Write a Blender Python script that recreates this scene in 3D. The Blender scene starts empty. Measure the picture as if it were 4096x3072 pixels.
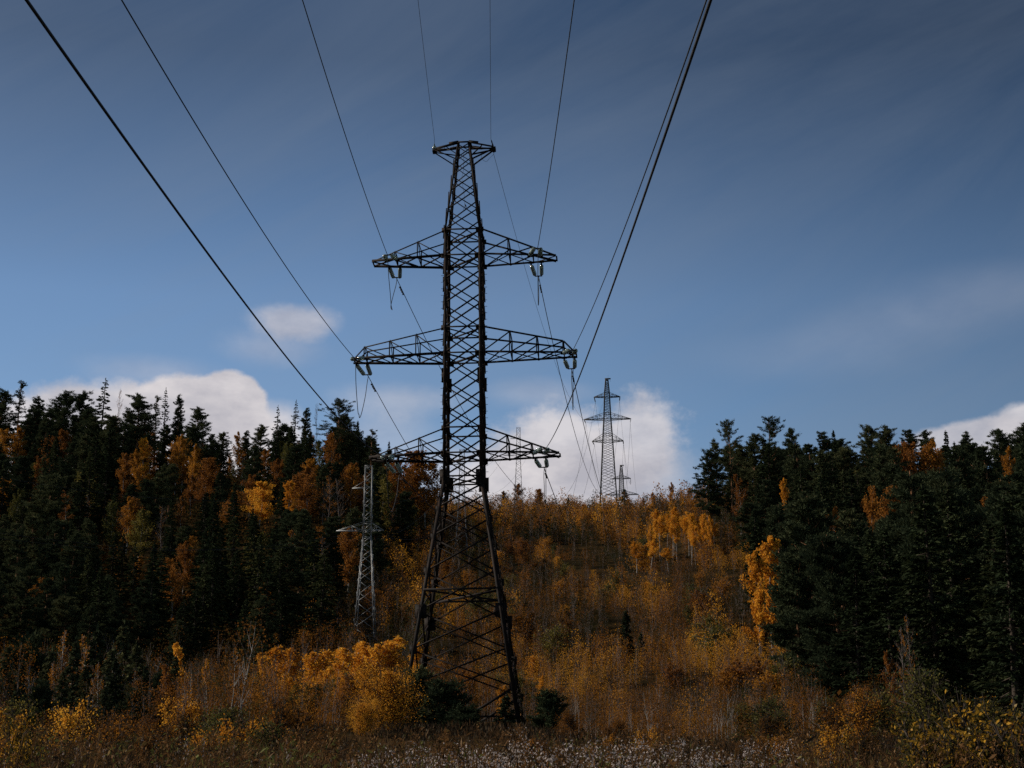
import bpy, math, random
import numpy as np
from mathutils import Vector

C = bpy.context.scene.collection
rng = np.random.default_rng(11)
random.seed(11)

# ------------------------------------------------------------------ camera
FP = 7000.0                                   # focal length in photo pixels (4096 wide)
PITCH = math.atan((3600 - 1536) / FP)
CF = np.array([0, math.cos(PITCH), math.sin(PITCH)])
CU = np.array([0, -math.sin(PITCH), math.cos(PITCH)])


def ray(px, py):
    return CF + np.array([1.0, 0, 0]) * (px - 2048) / FP + CU * (1536 - py) / FP


def at(px, py, zc):
    """world point that lies zc metres deep along the view axis"""
    return ray(px, py) * zc


def atY(px, py, Y):
    r = ray(px, py)
    return r * (Y / r[1])


cam = bpy.data.objects.new('camera', bpy.data.cameras.new('camera'))
C.objects.link(cam)
cam.data.sensor_width = 36
cam.data.lens = 36 * FP / 4096
cam.data.clip_start = 0.1
cam.data.clip_end = 6000
cam.rotation_euler = (math.pi / 2 + PITCH, 0, 0)
bpy.context.scene.camera = cam

# ------------------------------------------------------------------ materials


def new_mat(name):
    m = bpy.data.materials.new(name)
    m.use_nodes = True
    nt = m.node_tree
    for n in list(nt.nodes):
        nt.nodes.remove(n)
    out = nt.nodes.new('ShaderNodeOutputMaterial')
    return m, nt, out


def ramp(nt, stops):
    r = nt.nodes.new('ShaderNodeValToRGB')
    e = r.color_ramp.elements
    while len(e) < len(stops):
        e.new(0.5)
    for i, (p, c) in enumerate(stops):
        e[i].position = p
        e[i].color = (c[0], c[1], c[2], 1)
    return r


def leaf_mat(name, stops, trans=0.3, obj_var=0.5, gloss=0.0, rough=0.5):
    """thin leaf: diffuse + translucent, hue from a per-leaf attribute and a per-tree random"""
    m, nt, out = new_mat(name)
    at_ = nt.nodes.new('ShaderNodeAttribute')
    at_.attribute_name = 'tint'
    oi = nt.nodes.new('ShaderNodeObjectInfo')
    mix = nt.nodes.new('ShaderNodeMix')
    mix.data_type = 'FLOAT'
    mix.inputs[0].default_value = obj_var
    nt.links.new(at_.outputs['Fac'], mix.inputs[2])
    nt.links.new(oi.outputs['Random'], mix.inputs[3])
    r = ramp(nt, stops)
    nt.links.new(mix.outputs[0], r.inputs[0])
    d = nt.nodes.new('ShaderNodeBsdfDiffuse')
    t = nt.nodes.new('ShaderNodeBsdfTranslucent')
    nt.links.new(r.outputs[0], d.inputs[0])
    nt.links.new(r.outputs[0], t.inputs[0])
    ms = nt.nodes.new('ShaderNodeMixShader')
    ms.inputs[0].default_value = trans
    nt.links.new(d.outputs[0], ms.inputs[1])
    nt.links.new(t.outputs[0], ms.inputs[2])
    last = ms
    if gloss > 0:
        g = nt.nodes.new('ShaderNodeBsdfGlossy')
        g.inputs['Roughness'].default_value = rough
        g.inputs[0].default_value = (0.6, 0.55, 0.42, 1)
        m2 = nt.nodes.new('ShaderNodeMixShader')
        m2.inputs[0].default_value = gloss
        nt.links.new(ms.outputs[0], m2.inputs[1])
        nt.links.new(g.outputs[0], m2.inputs[2])
        last = m2
    nt.links.new(last.outputs[0], out.inputs[0])
    return m


def surf_mat(name, c1, c2, scale=8.0, rough=0.7, metal=0.0, detail=6, stretch=(1, 1, 1), lo=0.35, hi=0.65,
             bump=0.0, c3=None, spec=0.12):
    m, nt, out = new_mat(name)
    tc = nt.nodes.new('ShaderNodeTexCoord')
    mp = nt.nodes.new('ShaderNodeMapping')
    mp.inputs['Scale'].default_value = stretch
    nz = nt.nodes.new('ShaderNodeTexNoise')
    nz.inputs['Scale'].default_value = scale
    nz.inputs['Detail'].default_value = detail
    nt.links.new(tc.outputs['Object'], mp.inputs[0])
    nt.links.new(mp.outputs[0], nz.inputs['Vector'])
    st = [(lo, c1), (hi, c2)] if c3 is None else [(lo, c1), ((lo + hi) / 2, c3), (hi, c2)]
    r = ramp(nt, st)
    nt.links.new(nz.outputs['Fac'], r.inputs[0])
    b = nt.nodes.new('ShaderNodeBsdfPrincipled')
    b.inputs['Roughness'].default_value = rough
    b.inputs['Metallic'].default_value = metal
    b.inputs['Specular IOR Level'].default_value = spec
    nt.links.new(r.outputs[0], b.inputs['Base Color'])
    if bump:
        bp = nt.nodes.new('ShaderNodeBump')
        bp.inputs['Strength'].default_value = bump
        nt.links.new(nz.outputs['Fac'], bp.inputs['Height'])
        nt.links.new(bp.outputs[0], b.inputs['Normal'])
    nt.links.new(b.outputs[0], out.inputs[0])
    return m


M = {}
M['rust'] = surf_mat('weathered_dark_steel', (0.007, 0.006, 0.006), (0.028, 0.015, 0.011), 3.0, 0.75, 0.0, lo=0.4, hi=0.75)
M['galv'] = surf_mat('galvanised_steel', (0.19, 0.195, 0.20), (0.33, 0.335, 0.34), 2.0, 0.5, 0.3)
M['galv_old'] = surf_mat('old_galvanised_steel', (0.07, 0.07, 0.075), (0.14, 0.14, 0.15), 2.0, 0.6, 0.3)
M['farsteel'] = surf_mat('dull_dark_steel', (0.03, 0.03, 0.032), (0.06, 0.055, 0.055), 1.0, 0.7)
M['wire'] = surf_mat('aged_aluminium_cable', (0.018, 0.018, 0.019), (0.04, 0.04, 0.042), 3.0, 0.6)
M['fitting'] = surf_mat('dark_iron_fitting', (0.012, 0.011, 0.011), (0.03, 0.027, 0.025), 10, 0.6)

m, nt, out = new_mat('green_insulator_glass')
b = nt.nodes.new('ShaderNodeBsdfPrincipled')
b.inputs['Base Color'].default_value = (0.34, 0.42, 0.39, 1)
b.inputs['Roughness'].default_value = 0.12
b.inputs['Transmission Weight'].default_value = 0.45
b.inputs['IOR'].default_value = 1.5
nt.links.new(b.outputs[0], out.inputs[0])
M['glass'] = m

M['bark_dark'] = surf_mat('dark_conifer_bark', (0.02, 0.016, 0.013), (0.06, 0.045, 0.035), 6, 0.9, stretch=(1, 1, 0.3))
M['bark_pine'] = surf_mat('orange_pine_bark', (0.09, 0.05, 0.03), (0.25, 0.12, 0.06), 5, 0.9, stretch=(1, 1, 0.3))
M['bark_birch'] = surf_mat('pale_birch_bark', (0.05, 0.045, 0.04), (0.27, 0.25, 0.23), 4, 0.8, stretch=(1, 1, 0.5), lo=0.38, hi=0.5)
M['twig'] = surf_mat('grey_brown_twig', (0.06, 0.047, 0.042), (0.16, 0.13, 0.12), 5, 0.9)

M['spruce'] = leaf_mat('spruce_needles', [(0.1, (0.014, 0.021, 0.012)), (0.55, (0.032, 0.043, 0.021)), (1.0, (0.078, 0.080, 0.034))], 0.15, 0.6)
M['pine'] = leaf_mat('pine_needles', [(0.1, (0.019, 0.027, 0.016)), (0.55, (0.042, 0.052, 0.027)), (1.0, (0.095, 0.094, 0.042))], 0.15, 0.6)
M['gold'] = leaf_mat('golden_birch_leaves', [(0.0, (0.36, 0.135, 0.018)), (0.45, (0.58, 0.25, 0.026)), (1.0, (0.74, 0.40, 0.05))], 0.4, 0.45, 0.0)
M['amber'] = leaf_mat('amber_leaves', [(0.0, (0.15, 0.060, 0.015)), (0.5, (0.30, 0.125, 0.02)), (1.0, (0.48, 0.22, 0.03))], 0.38, 0.5, 0.0)
M['russet'] = leaf_mat('russet_leaves', [(0.0, (0.11, 0.042, 0.014)), (0.5, (0.21, 0.082, 0.019)), (1.0, (0.34, 0.145, 0.026))], 0.38, 0.5, 0.0)
M['olive'] = leaf_mat('fading_green_leaves', [(0.0, (0.040, 0.045, 0.014)), (0.5, (0.085, 0.078, 0.020)), (1.0, (0.19, 0.14, 0.03))], 0.35, 0.5, 0.012, 0.5)
M['mixed'] = leaf_mat('turning_sapling_leaves', [(0.0, (0.026, 0.028, 0.011)), (0.25, (0.055, 0.032, 0.011)), (0.5, (0.17, 0.065, 0.014)), (0.75, (0.32, 0.125, 0.018)), (1.0, (0.62, 0.29, 0.032))], 0.38, 0.45, 0.0, 0.5)
M['weed'] = leaf_mat('dry_weed_stalks', [(0.0, (0.014, 0.011, 0.008)), (0.5, (0.042, 0.026, 0.016)), (0.85, (0.15, 0.07, 0.024)), (1.0, (0.10, 0.10, 0.028))], 0.25, 0.0, 0.01, 0.5)
M['fluff'] = leaf_mat('pale_seed_fluff', [(0.0, (0.17, 0.135, 0.125)), (1.0, (0.55, 0.47, 0.44))], 0.4, 0.0)
M['bigleaf'] = leaf_mat('glossy_green_leaves', [(0.0, (0.016, 0.017, 0.007)), (0.35, (0.04, 0.038, 0.011)), (0.55, (0.15, 0.09, 0.016)), (1.0, (0.6, 0.31, 0.03))], 0.4, 0.2, 0.01, 0.35)

M['ground'] = surf_mat('leaf_litter_ground', (0.010, 0.008, 0.005), (0.045, 0.027, 0.012), 0.35, 0.95, detail=12, bump=0.5, spec=0.0, c3=(0.022, 0.016, 0.008))

# ------------------------------------------------------------------ mesh tools


def qmesh(name, V, Q, mats, mi=None, tint=None):
    V = np.asarray(V, dtype=np.float32).reshape(-1, 3)
    Q = np.asarray(Q, dtype=np.int32).reshape(-1, 4)
    me = bpy.data.meshes.new(name)
    me.vertices.add(len(V))
    me.vertices.foreach_set('co', V.ravel())
    me.loops.add(len(Q) * 4)
    me.loops.foreach_set('vertex_index', Q.ravel())
    me.polygons.add(len(Q))
    me.polygons.foreach_set('loop_start', np.arange(0, len(Q) * 4, 4, dtype=np.int32))
    for x in mats:
        me.materials.append(x)
    if mi is not None:
        me.polygons.foreach_set('material_index', np.asarray(mi, dtype=np.int32))
    if tint is not None:
        a = me.attributes.new('tint', 'FLOAT', 'POINT')
        a.data.foreach_set('value', np.asarray(tint, dtype=np.float32))
    me.update(calc_edges=True)
    me.validate()
    return me


class MB:
    """collects quads, builds one mesh"""

    def __init__(s):
        s.V, s.Q, s.T, s.I, s.n = [], [], [], [], 0

    def add(s, V, Q, tint=0.5, mi=0):
        V = np.asarray(V, float).reshape(-1, 3)
        Q = np.asarray(Q, int).reshape(-1, 4)
        s.V.append(V)
        s.Q.append(Q + s.n)
        s.T.append(np.full(len(V), tint) if np.isscalar(tint) else np.asarray(tint, float))
        s.I.append(np.full(len(Q), mi))
        s.n += len(V)
        return s

    def arrays(s):
        return np.concatenate(s.V), np.concatenate(s.Q), np.concatenate(s.T), np.concatenate(s.I)

    def mesh(s, name, mats):
        V, Q, T, I = s.arrays()
        return qmesh(name, V, Q, mats if isinstance(mats, list) else [mats], I, T)

    def obj(s, name, mats, parent=None):
        o = bpy.data.objects.new(name, s.mesh(name, mats))
        C.objects.link(o)
        if parent is not None:
            o.parent = parent
        return o

    # ---- shapes
    def box(s, c, h, ax=None, **k):
        c = np.asarray(c, float)
        A = np.eye(3) if ax is None else np.asarray(ax, float)
        v = np.array([[x, y, z] for x in (-1, 1) for y in (-1, 1) for z in (-1, 1)]) * np.asarray(h)
        v = v @ A + c
        return s.add(v, [[0, 1, 3, 2], [4, 6, 7, 5], [0, 4, 5, 1], [2, 3, 7, 6], [0, 2, 6, 4], [1, 5, 7, 3]], **k)

    def bar(s, p, q, w, side=None, L=False, t=0.14, **k):
        """steel member p->q; L=True makes an angle section of two thin flanges"""
        p = np.asarray(p, float)
        q = np.asarray(q, float)
        d = q - p
        l = np.linalg.norm(d)
        d = d / l
        u = np.asarray(side if side is not None else (0.31, -0.9, 0.2), float)
        u = u - d * (u @ d)
        if np.linalg.norm(u) < 1e-3:
            u = np.cross(d, (1, 0, 0.3))
        u /= np.linalg.norm(u)
        v = np.cross(d, u)
        if not L:
            return s.box((p + q) / 2, (l / 2, w / 2, w / 2), (d, u, v), **k)
        th = w * t
        s.box((p + q) / 2 + v * (w / 2), (l / 2, th / 2, w / 2), (d, u, v), **k)
        return s.box((p + q) / 2 + u * (w / 2 + th * .6), (l / 2, w / 2, th / 2), (d, u, v), **k)

    def tube(s, pts, r, n=6, **k):
        pts = np.asarray(pts, float)
        m = len(pts)
        r = np.broadcast_to(np.asarray(r, float), (m,))
        tg = np.gradient(pts, axis=0)
        tg /= np.linalg.norm(tg, axis=1)[:, None] + 1e-12
        ref = np.array([0, 0, 1.0]) if abs(tg[0, 2]) < 0.8 else np.array([1.0, 0, 0])
        u = np.cross(tg, ref)
        u /= np.linalg.norm(u, axis=1)[:, None] + 1e-12
        v = np.cross(tg, u)
        a = np.arange(n) * 2 * math.pi / n
        V = pts[:, None, :] + r[:, None, None] * (np.cos(a)[None, :, None] * u[:, None, :] + np.sin(a)[None, :, None] * v[:, None, :])
        i, j = np.meshgrid(np.arange(m - 1), np.arange(n), indexing='ij')
        j2 = (j + 1) % n
        Q = np.stack([i * n + j, i * n + j2, (i + 1) * n + j2, (i + 1) * n + j], -1).reshape(-1, 4)
        return s.add(V.reshape(-1, 3), Q, **k)

    def lathe(s, p, d, prof, n=14, **k):
        """prof: list of (distance along d, radius)"""
        d = np.asarray(d, float)
        d = d / np.linalg.norm(d)
        pts = np.array([np.asarray(p) + d * a for a, _ in prof])
        u = np.cross(d, (0.2, 0.1, 1.0))
        u /= np.linalg.norm(u)
        v = np.cross(d, u)
        rr = np.array([x for _, x in prof])
        a = np.arange(n) * 2 * math.pi / n
        V = pts[:, None, :] + rr[:, None, None] * (np.cos(a)[None, :, None] * u + np.sin(a)[None, :, None] * v)
        m = len(prof)
        i, j = np.meshgrid(np.arange(m - 1), np.arange(n), indexing='ij')
        j2 = (j + 1) % n
        Q = np.stack([i * n + j, i * n + j2, (i + 1) * n + j2, (i + 1) * n + j], -1).reshape(-1, 4)
        return s.add(V.reshape(-1, 3), Q, **k)

    def leaves(s, P, L, W, A=None, spread=1.0, tint=None, up=None, mi=0):
        """rhombic leaves at P; A: preferred long axis (n,3) or None"""
        P = np.asarray(P, float)
        n = len(P)
        if n == 0:
            return s
        R = rng.normal(size=(n, 3))
        R /= np.linalg.norm(R, axis=1)[:, None]
        a = R if A is None else np.asarray(A) + R * spread
        a = a / (np.linalg.norm(a, axis=1)[:, None] + 1e-9)
        b = rng.normal(size=(n, 3))
        if up is not None:                         # flat sprays: width stays near the horizontal
            b[:, 2] *= up
        b = np.cross(a, np.cross(b, a))
        b /= np.linalg.norm(b, axis=1)[:, None] + 1e-9
        L = np.broadcast_to(L, (n,))[:, None]
        W = np.broadcast_to(W, (n,))[:, None]
        V = np.stack([P - a * L / 2, P + b * W / 2 - a * L * .05, P + a * L / 2, P - b * W / 2 - a * L * .05], 1).reshape(-1, 3)
        if tint is None:
            tint = rng.random(n)
        return s.add(V, np.arange(4 * n).reshape(-1, 4), tint=np.repeat(np.clip(tint, 0, 1), 4), mi=mi)


def link(name, me, parent=None, loc=(0, 0, 0), rz=0, sc=None):
    o = bpy.data.objects.new(name, me)
    C.objects.link(o)
    o.location = loc
    o.rotation_euler = (0, 0, rz)
    if sc is not None:
        o.scale = sc
    if parent is not None:
        o.parent = parent
    return o


def tag(o, label=None, cat=None, group=None, kind=None):
    if label:
        o['label'] = label
    if cat:
        o['category'] = cat
    if group:
        o['group'] = group
    if kind:
        o['kind'] = kind
    return o


def empty(name, loc, rz=0, sc=None):
    o = bpy.data.objects.new(name, None)
    C.objects.link(o)
    o.empty_display_size = 0.3
    o.location = loc
    o.rotation_euler = (0, 0, rz)
    if sc is not None:
        o.scale = sc
    return o


# ------------------------------------------------------------------ terrain
PC = np.array([(-600, -16), (-150, -12), (-20, -2.3), (0, -1.6), (6, -1.2), (12, -0.05), (20, .75), (30, 1.75), (50, 3.75), (75, 6.3),
               (102, 8.9), (130, 13.6), (159, 21.8), (200, 33), (240, 44.5), (300, 61), (330, 68.5), (400, 86), (459, 98.5),
               (540, 109), (642, 124), (800, 128), (1500, 60), (2600, 10)])
PL = np.array([(110, 10), (140, 17.5), (159, 22.5), (190, 33.5), (240, 51), (290, 69), (330, 78), (380, 86), (459, 98), (540, 109), (642, 120), (800, 125), (1500, 60), (2600, 10)])
PR = np.array([(60, 4.6), (100, 9.5), (150, 20), (200, 35), (250, 51), (300, 65.5), (340, 74), (400, 85), (459, 97), (540, 108), (642, 120), (800, 125), (1500, 60), (2600, 10)])


def sstep(a, b, x):
    t = np.clip((x - a) / (b - a), 0, 1)
    return t * t * (3 - 2 * t)


def ground(X, Y):
    X = np.asarray(X, float)
    Y = np.asarray(Y, float)
    c = np.interp(Y, PC[:, 0], PC[:, 1])
    l = np.where(Y < 110, np.interp(Y, PC[:, 0], PC[:, 1]), np.interp(Y, PL[:, 0], PL[:, 1]))
    r = np.where(Y < 60, np.interp(Y, PC[:, 0], PC[:, 1]), np.interp(Y, PR[:, 0], PR[:, 1]))
    wl = sstep(-8, -34, X)
    wr = sstep(12, 40, X)
    z = c * (1 - wl - wr) + l * wl + r * wr
    amp = np.clip((Y - 5) / 60, 0, 1)
    z = z + amp * (0.35 * np.sin(X * .21 + Y * .13) + .3 * np.sin(Y * .19 - X * .11 + 1.3) + .15 * np.sin(X * .53 + 2) * np.sin(Y * .47))
    z = z + amp * (-0.04) * np.clip(np.abs(X) - 110, 0, 400) * 0.5
    return z


def g1(x, y):
    return float(ground(x, y))


def grid_axis(fine0, fine1, step, far0, far1, k=1.18):
    a = list(np.arange(fine0, fine1 + 1e-6, step))
    s = step
    while a[-1] < far1:
        s *= k
        a.append(a[-1] + s)
    s = step
    while a[0] > far0:
        s *= k
        a.insert(0, a[0] - s)
    return np.array(a)


gx = grid_axis(-110, 110, 2.5, -2500, 2500)
gy = grid_axis(-10, 480, 2.5, -600, 3500)
GX, GY = np.meshgrid(gx, gy, indexing='ij')
GZ = ground(GX, GY)
n1, n2 = GX.shape
i, j = np.meshgrid(np.arange(n1 - 1), np.arange(n2 - 1), indexing='ij')
Q = np.stack([i * n2 + j, (i + 1) * n2 + j, (i + 1) * n2 + j + 1, i * n2 + j + 1], -1).reshape(-1, 4)
gme = qmesh('ground', np.stack([GX, GY, GZ], -1).reshape(-1, 3), Q, [M['ground']])
gme.polygons.foreach_set('use_smooth', np.ones(len(gme.polygons), dtype=bool))
tag(link('ground', gme), kind='structure')

# ------------------------------------------------------------------ lattice towers


def lerp_w(prof, z):
    return float(np.interp(z, [p[0] for p in prof], [p[1] for p in prof]))


def corner(prof, z, sx, sy):
    w = lerp_w(prof, z) / 2
    return np.array([sx * w, sy * w, z])


def crossarm(mb, prof, s, zb, zt, L, posts, dt, wc, wd, LL, post_h=None, tip_h=0.0):
    """one crossarm to side s (+1 right): two bottom chords, two top chords, posts, diagonals"""
    wb = lerp_w(prof, zb) / 2
    wt = lerp_w(prof, zt) / 2

    def bot(x, sy):
        f_ = (x - wb) / (L - wb)
        return np.array([s * x, sy * (wb + (dt - wb) * f_), zb])

    def top(x, sy):
        if post_h is None:
            f_ = (x - wt) / (L - wt)
            z = zt + (zb + tip_h - zt) * f_
            y = wt + (dt - wt) * f_
        else:
            xe = posts[-1]
            f_ = (x - wt) / (xe - wt)
            z = zt + (zb + post_h - zt) * f_
            y = wt + (abs(bot(xe, 1)[1]) - wt) * f_
        return np.array([s * x, sy * y, z])
    up = (0, 0, 1)
    for sy in (-1, 1):
        sd = (0, -sy, 0.0)
        mb.bar(bot(wb, sy), bot(L, sy), wc, up, LL)
        e = L if post_h is None else posts[-1]
        mb.bar(top(wt, sy), top(e, sy), wc * .72, sd, LL)
        if post_h is not None:
            mb.bar(top(e, sy), bot(L * .995, sy), wc * .72, sd, LL)
        prev = wb
        for x in posts:
            mb.bar(bot(x, sy), top(x, sy), wd, sd, LL)
            mb.bar(bot(prev, sy) + np.array([0, -sy * .012, 0]), top(x, sy) + np.array([0, -sy * .012, 0]), wd, sd, LL)
            prev = x
    mb.bar(bot(L, -1), bot(L, 1), wc * .8, up, LL)
    xs = [wb] + list(posts) + [L]
    off = np.array([0, 0, 0.03])
    for a, c in zip(xs[:-1], xs[1:]):
        mb.bar(bot(a, -1) + off, bot(c, 1) + off, wd, up, LL)
        mb.bar(bot(a, 1) - off, bot(c, -1) - off, wd, up, LL)
    for x in posts:
        mb.bar(bot(x, -1) + off * 2, bot(x, 1) + off * 2, wd, up, LL)
        mb.bar(top(x, -1), top(x, 1), wd * .9, up, LL)
        mb.bar(top(x, -1) + off, bot(x, 1) + off * 3, wd * .75, up, LL)
    return bot


def face_pts(prof, z, face):
    if face == 0:
        return corner(prof, z, -1, -1), corner(prof, z, 1, -1), np.array([0, 1.0, 0])
    if face == 1:
        return corner(prof, z, -1, 1), corner(prof, z, 1, 1), np.array([0, -1.0, 0])
    if face == 2:
        return corner(prof, z, -1, -1), corner(prof, z, -1, 1), np.array([1.0, 0, 0])
    return corner(prof, z, 1, -1), corner(prof, z, 1, 1), np.array([-1.0, 0, 0])


def brace_face(mb, prof, levels, face, wd, LL, single=False, horiz=(), wscale=None):
    k = 0
    for z0, z1 in zip(levels[:-1], levels[1:]):
        a0, b0, nrm = face_pts(prof, z0, face)
        a1, b1, _ = face_pts(prof, z1, face)
        w = wd if wscale is None else wd * wscale(z0)
        o1 = nrm * (w * .1 + .02)
        o2 = nrm * (w * 1.2 + .05)
        if single:
            if (k + face) % 2:
                mb.bar(a0 + o1, b1 + o1, w, nrm, LL)
            else:
                mb.bar(b0 + o1, a1 + o1, w, nrm, LL)
        else:
            mb.bar(a0 + o1, b1 + o1, w, nrm, LL)
            mb.bar(b0 + o2, a1 + o2, w, nrm, LL)
        k += 1
    for z in horiz:
        a, c, nrm = face_pts(prof, z, face)
        mb.bar(a + nrm * .01, c + nrm * .01, wd * 1.15, (0, 0, 1), LL)


# ---- the big pylon -------------------------------------------------------
T0 = at(1862, 1434, 106.0)
TX, TY = float(T0[0]), float(T0[1])
TB = 8.6                                        # ground at its feet
YAW = math.radians(3.6)
LEAN = 0.0
base_px = [1866.7, 1847.9]
tower = empty('lattice_pylon', (TX + .13, TY, TB), -YAW)
tower.rotation_euler = (0, math.radians(-0.50), -YAW)
tag(tower, 'huge dark rusty steel lattice pylon with three crossarms in the foreground', 'pylon', 'power line pylons')
zz = lambda z: z - TB
Z_TOP, Z_PB, Z_A1, Z_A2T, Z_A2, Z_A3T, Z_A3, Z_W, Z_BELT = [zz(v) for v in (45.50, 39.39, 37.73, 33.10, 31.47, 26.84, 25.29, 23.86, 17.22)]
prof = [(0.0, 6.95), (Z_W, 2.34), (Z_A3, 2.30), (Z_PB, 2.26), (Z_TOP, 0.80)]
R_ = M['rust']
# legs: angle-section columns with splice plates
for sx in (-1, 1):
    for sy in (-1, 1):
        mb = MB()
        zs = [0.0, Z_W, Z_PB, Z_TOP]
        ws = [0.20, 0.17, 0.115]
        for k in range(3):
            p, q = corner(prof, zs[k], sx, sy), corner(prof, zs[k + 1], sx, sy)
            w = ws[k]
            th = w * .13
            d = (q - p) / np.linalg.norm(q - p)
            for ax in (0, 1):
                inn = np.array([-sx, 0, 0.]) if ax == 0 else np.array([0, -sy, 0.])
                inn = inn - d * (inn @ d)
                inn /= np.linalg.norm(inn)
                oth = np.cross(d, inn)
                mb.box((p + q) / 2 + inn * w / 2, (np.linalg.norm(q - p) / 2, w / 2, th / 2 + .001 * ax), (d, inn, oth))
        # bolted splices and gusset plates
        for z, hw, hh in ((Z_W, .30, .55), (Z_A3, .26, .22), (Z_A3T, .20, .2), (Z_A2, .3, .2), (Z_A2T, .26, .2), (Z_A1, .3, .2), (Z_PB, .24, .2),
                          (zz(30.1), .2, .55), (zz(15.75), .33, .5), (zz(18.1), .2, .28), (zz(13.55), .2, .3), (zz(11.4), .22, .3),
                          (zz(20.2), .15, .22), (zz(21.9), .15, .2), (zz(34.64), .12, .2), (zz(36.2), .12, .2), (zz(28.4), .12, .2)):
            c = corner(prof, z, sx, sy)
            mb.box(c + np.array([-sx * hw * .35, -sy * .035, 0]), (hw, .012, hh * .8))
            mb.box(c + np.array([-sx * .035, -sy * hw * .35, 0]), (.012, hw * .8, hh * .75))
        # short overlapping straps along the outer edge (step-like silhouette)
        z = zz(10.2)
        while z < Z_TOP - .8:
            c = corner(prof, z, sx, sy)
            mb.box(c + np.array([sx * .035, -sy * .06, 0]), (.03, .012, .45), (np.array([1, 0, 0]), np.array([0, 1, 0]), np.array([-sx * .05, 0, 1.0])))
            z += 1.7 if z < Z_W else 1.15
        mb.box(corner(prof, .12, sx, sy), (.32, .32, .12))
        for z in np.arange(2.2, Z_A1, .42):           # step bolts
            mb.box(corner(prof, z, sx, sy) + np.array([sx * .09, 0, 0]), (.09, .011, .011))
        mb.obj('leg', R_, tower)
# lattice faces
lowN = [zz(11.4), zz(13.55), zz(15.75), zz(18.1), zz(20.2), zz(21.95), zz(23.4)]
shaft = [Z_W, Z_A3, Z_A3T] + list(np.linspace(Z_A3T, Z_A2, 4)[1:]) + [Z_A2T] + list(np.linspace(Z_A2T, Z_A1, 4)[1:]) + [Z_PB]
pk = Z_PB + np.cumsum([0, 1.36, 1.2, 1.04, .9, .72, .55]) * (Z_TOP - Z_PB) / 5.77
for face in range(4):
    mb = MB()
    sh = 0 if face < 2 else .5
    lev = list(lowN)
    brace_face(mb, prof, lev, face, .082, True)
    brace_face(mb, prof, shaft, face, .075, True, horiz=(Z_W, Z_A3, Z_A3T, Z_A2, Z_A2T, Z_A1, Z_PB))
    brace_face(mb, prof, list(pk), face, .06, True, wscale=lambda z: 1.0 if z < Z_PB + 3 else .8)
    # belt and the feet: inverted V to a strut low down
    a, c, nrm = face_pts(prof, zz(16.98), face)
    mb.bar(a, c, .1, (0, 0, 1), True)
    zl = 1.05
    a, c, nrm = face_pts(prof, zl, face)
    a2, c2, _ = face_pts(prof, zz(11.4), face)
    mid = (a + c) / 2
    mb.bar(a, c, .1, (0, 0, 1), True)
    mb.bar(a2, mid - (c - a) * .02, .15, nrm, True)
    mb.bar(c2 + nrm * .02, mid + (c - a) * .02 + nrm * .02, .15, nrm, True)
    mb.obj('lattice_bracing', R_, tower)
# plan bracing (diaphragms)
for z, w in ((Z_A1, .09), (Z_A2, .09), (Z_A3, .09), (Z_W, .08), (zz(16.98), .1), (Z_PB, .07), (Z_A2T, .07)):
    mb = MB()
    q = [corner(prof, z - .03, sx, sy) for sx, sy in ((-1, -1), (1, -1), (1, 1), (-1, 1))]
    mb.bar(q[0], q[2], w, (0, 0, 1), True)
    mb.bar(q[1] + np.array([0, 0, -.06]), q[3] + np.array([0, 0, -.06]), w, (0, 0, 1), True)
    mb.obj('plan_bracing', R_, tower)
ARMS = {1: (Z_A1, Z_PB, 5.66, (2.78, 4.22), None, 4.40), 2: (Z_A2, Z_A2T, 6.75, (2.83, 4.45, 6.02), .74, 6.35), 3: (Z_A3, Z_A3T, 5.66, (2.62, 4.05), None, 4.50)}
DT = .47
bots = {}
for k, (zb, zt, L, posts, ph, xi) in ARMS.items():
    for s in (-1, 1):
        mb = MB()
        bots[(k, s)] = crossarm(mb, prof, s, zb, zt, L, posts, DT, .11, .06, True, ph)
        bt = bots[(k, s)]
        for sy in (-1, 1):                       # hanger plates for the insulator sets
            for dx in (-.32, .32):
                c = bt(min(xi + dx, L - .08), sy)
                mb.box(c + np.array([0, sy * .09, -.05]), (.05, .1, .06))
                mb.box(c + np.array([0, -sy * .12, -.01]), (.16, .14, .015))
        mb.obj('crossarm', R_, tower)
# top beam for the earth wires
mb = MB()
zt = Z_TOP - .28
for s in (-1, 1):
    tip = np.array([s * 1.86, 0, zt - .06])
    for sy in (-1, 1):
        tp = tip + np.array([0, sy * .16, 0])
        mb.bar(corner(prof, Z_TOP - .04, s, sy), tp + np.array([0, 0, .06]), .10, (0, 0, 1), True)
        mb.bar(corner(prof, Z_TOP - 1.15, s, sy), tp, .075, (0, sy, 0), True)
        mb.bar(corner(prof, Z_TOP - .45, s, sy), tp + np.array([-s * .02, 0, .02]), .075, (0, sy, 0), True)
        mb.bar(corner(prof, Z_TOP - .04, s, sy) * .5 + tp * .5, corner(prof, Z_TOP - .45, s, -sy), .055, (0, 0, 1), True)
        mb.box(corner(prof, Z_TOP + .02, s, sy) + np.array([s * .22, 0, 0]), (.3, .015, .09), (np.array([1, 0, -s * .16]), np.array([0, 1, 0]), np.array([s * .16, 0, 1.0])))
    mb.box(tip, (.13, .22, .1))
    mb.bar(corner(prof, Z_TOP, s, -1), corner(prof, Z_TOP, s, 1), .09, (0, 0, 1), True)
    mb.bar(corner(prof, Z_TOP, -1, s), corner(prof, Z_TOP, 1, s), .1, (0, 0, 1), True)
mb.obj('earth_wire_beam', R_, tower)
bpy.context.view_layer.update()
TM = np.array(tower.matrix_world)


def tw(p):
    return TM[:3, :3] @ np.asarray(p, float) + TM[:3, 3]


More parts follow.
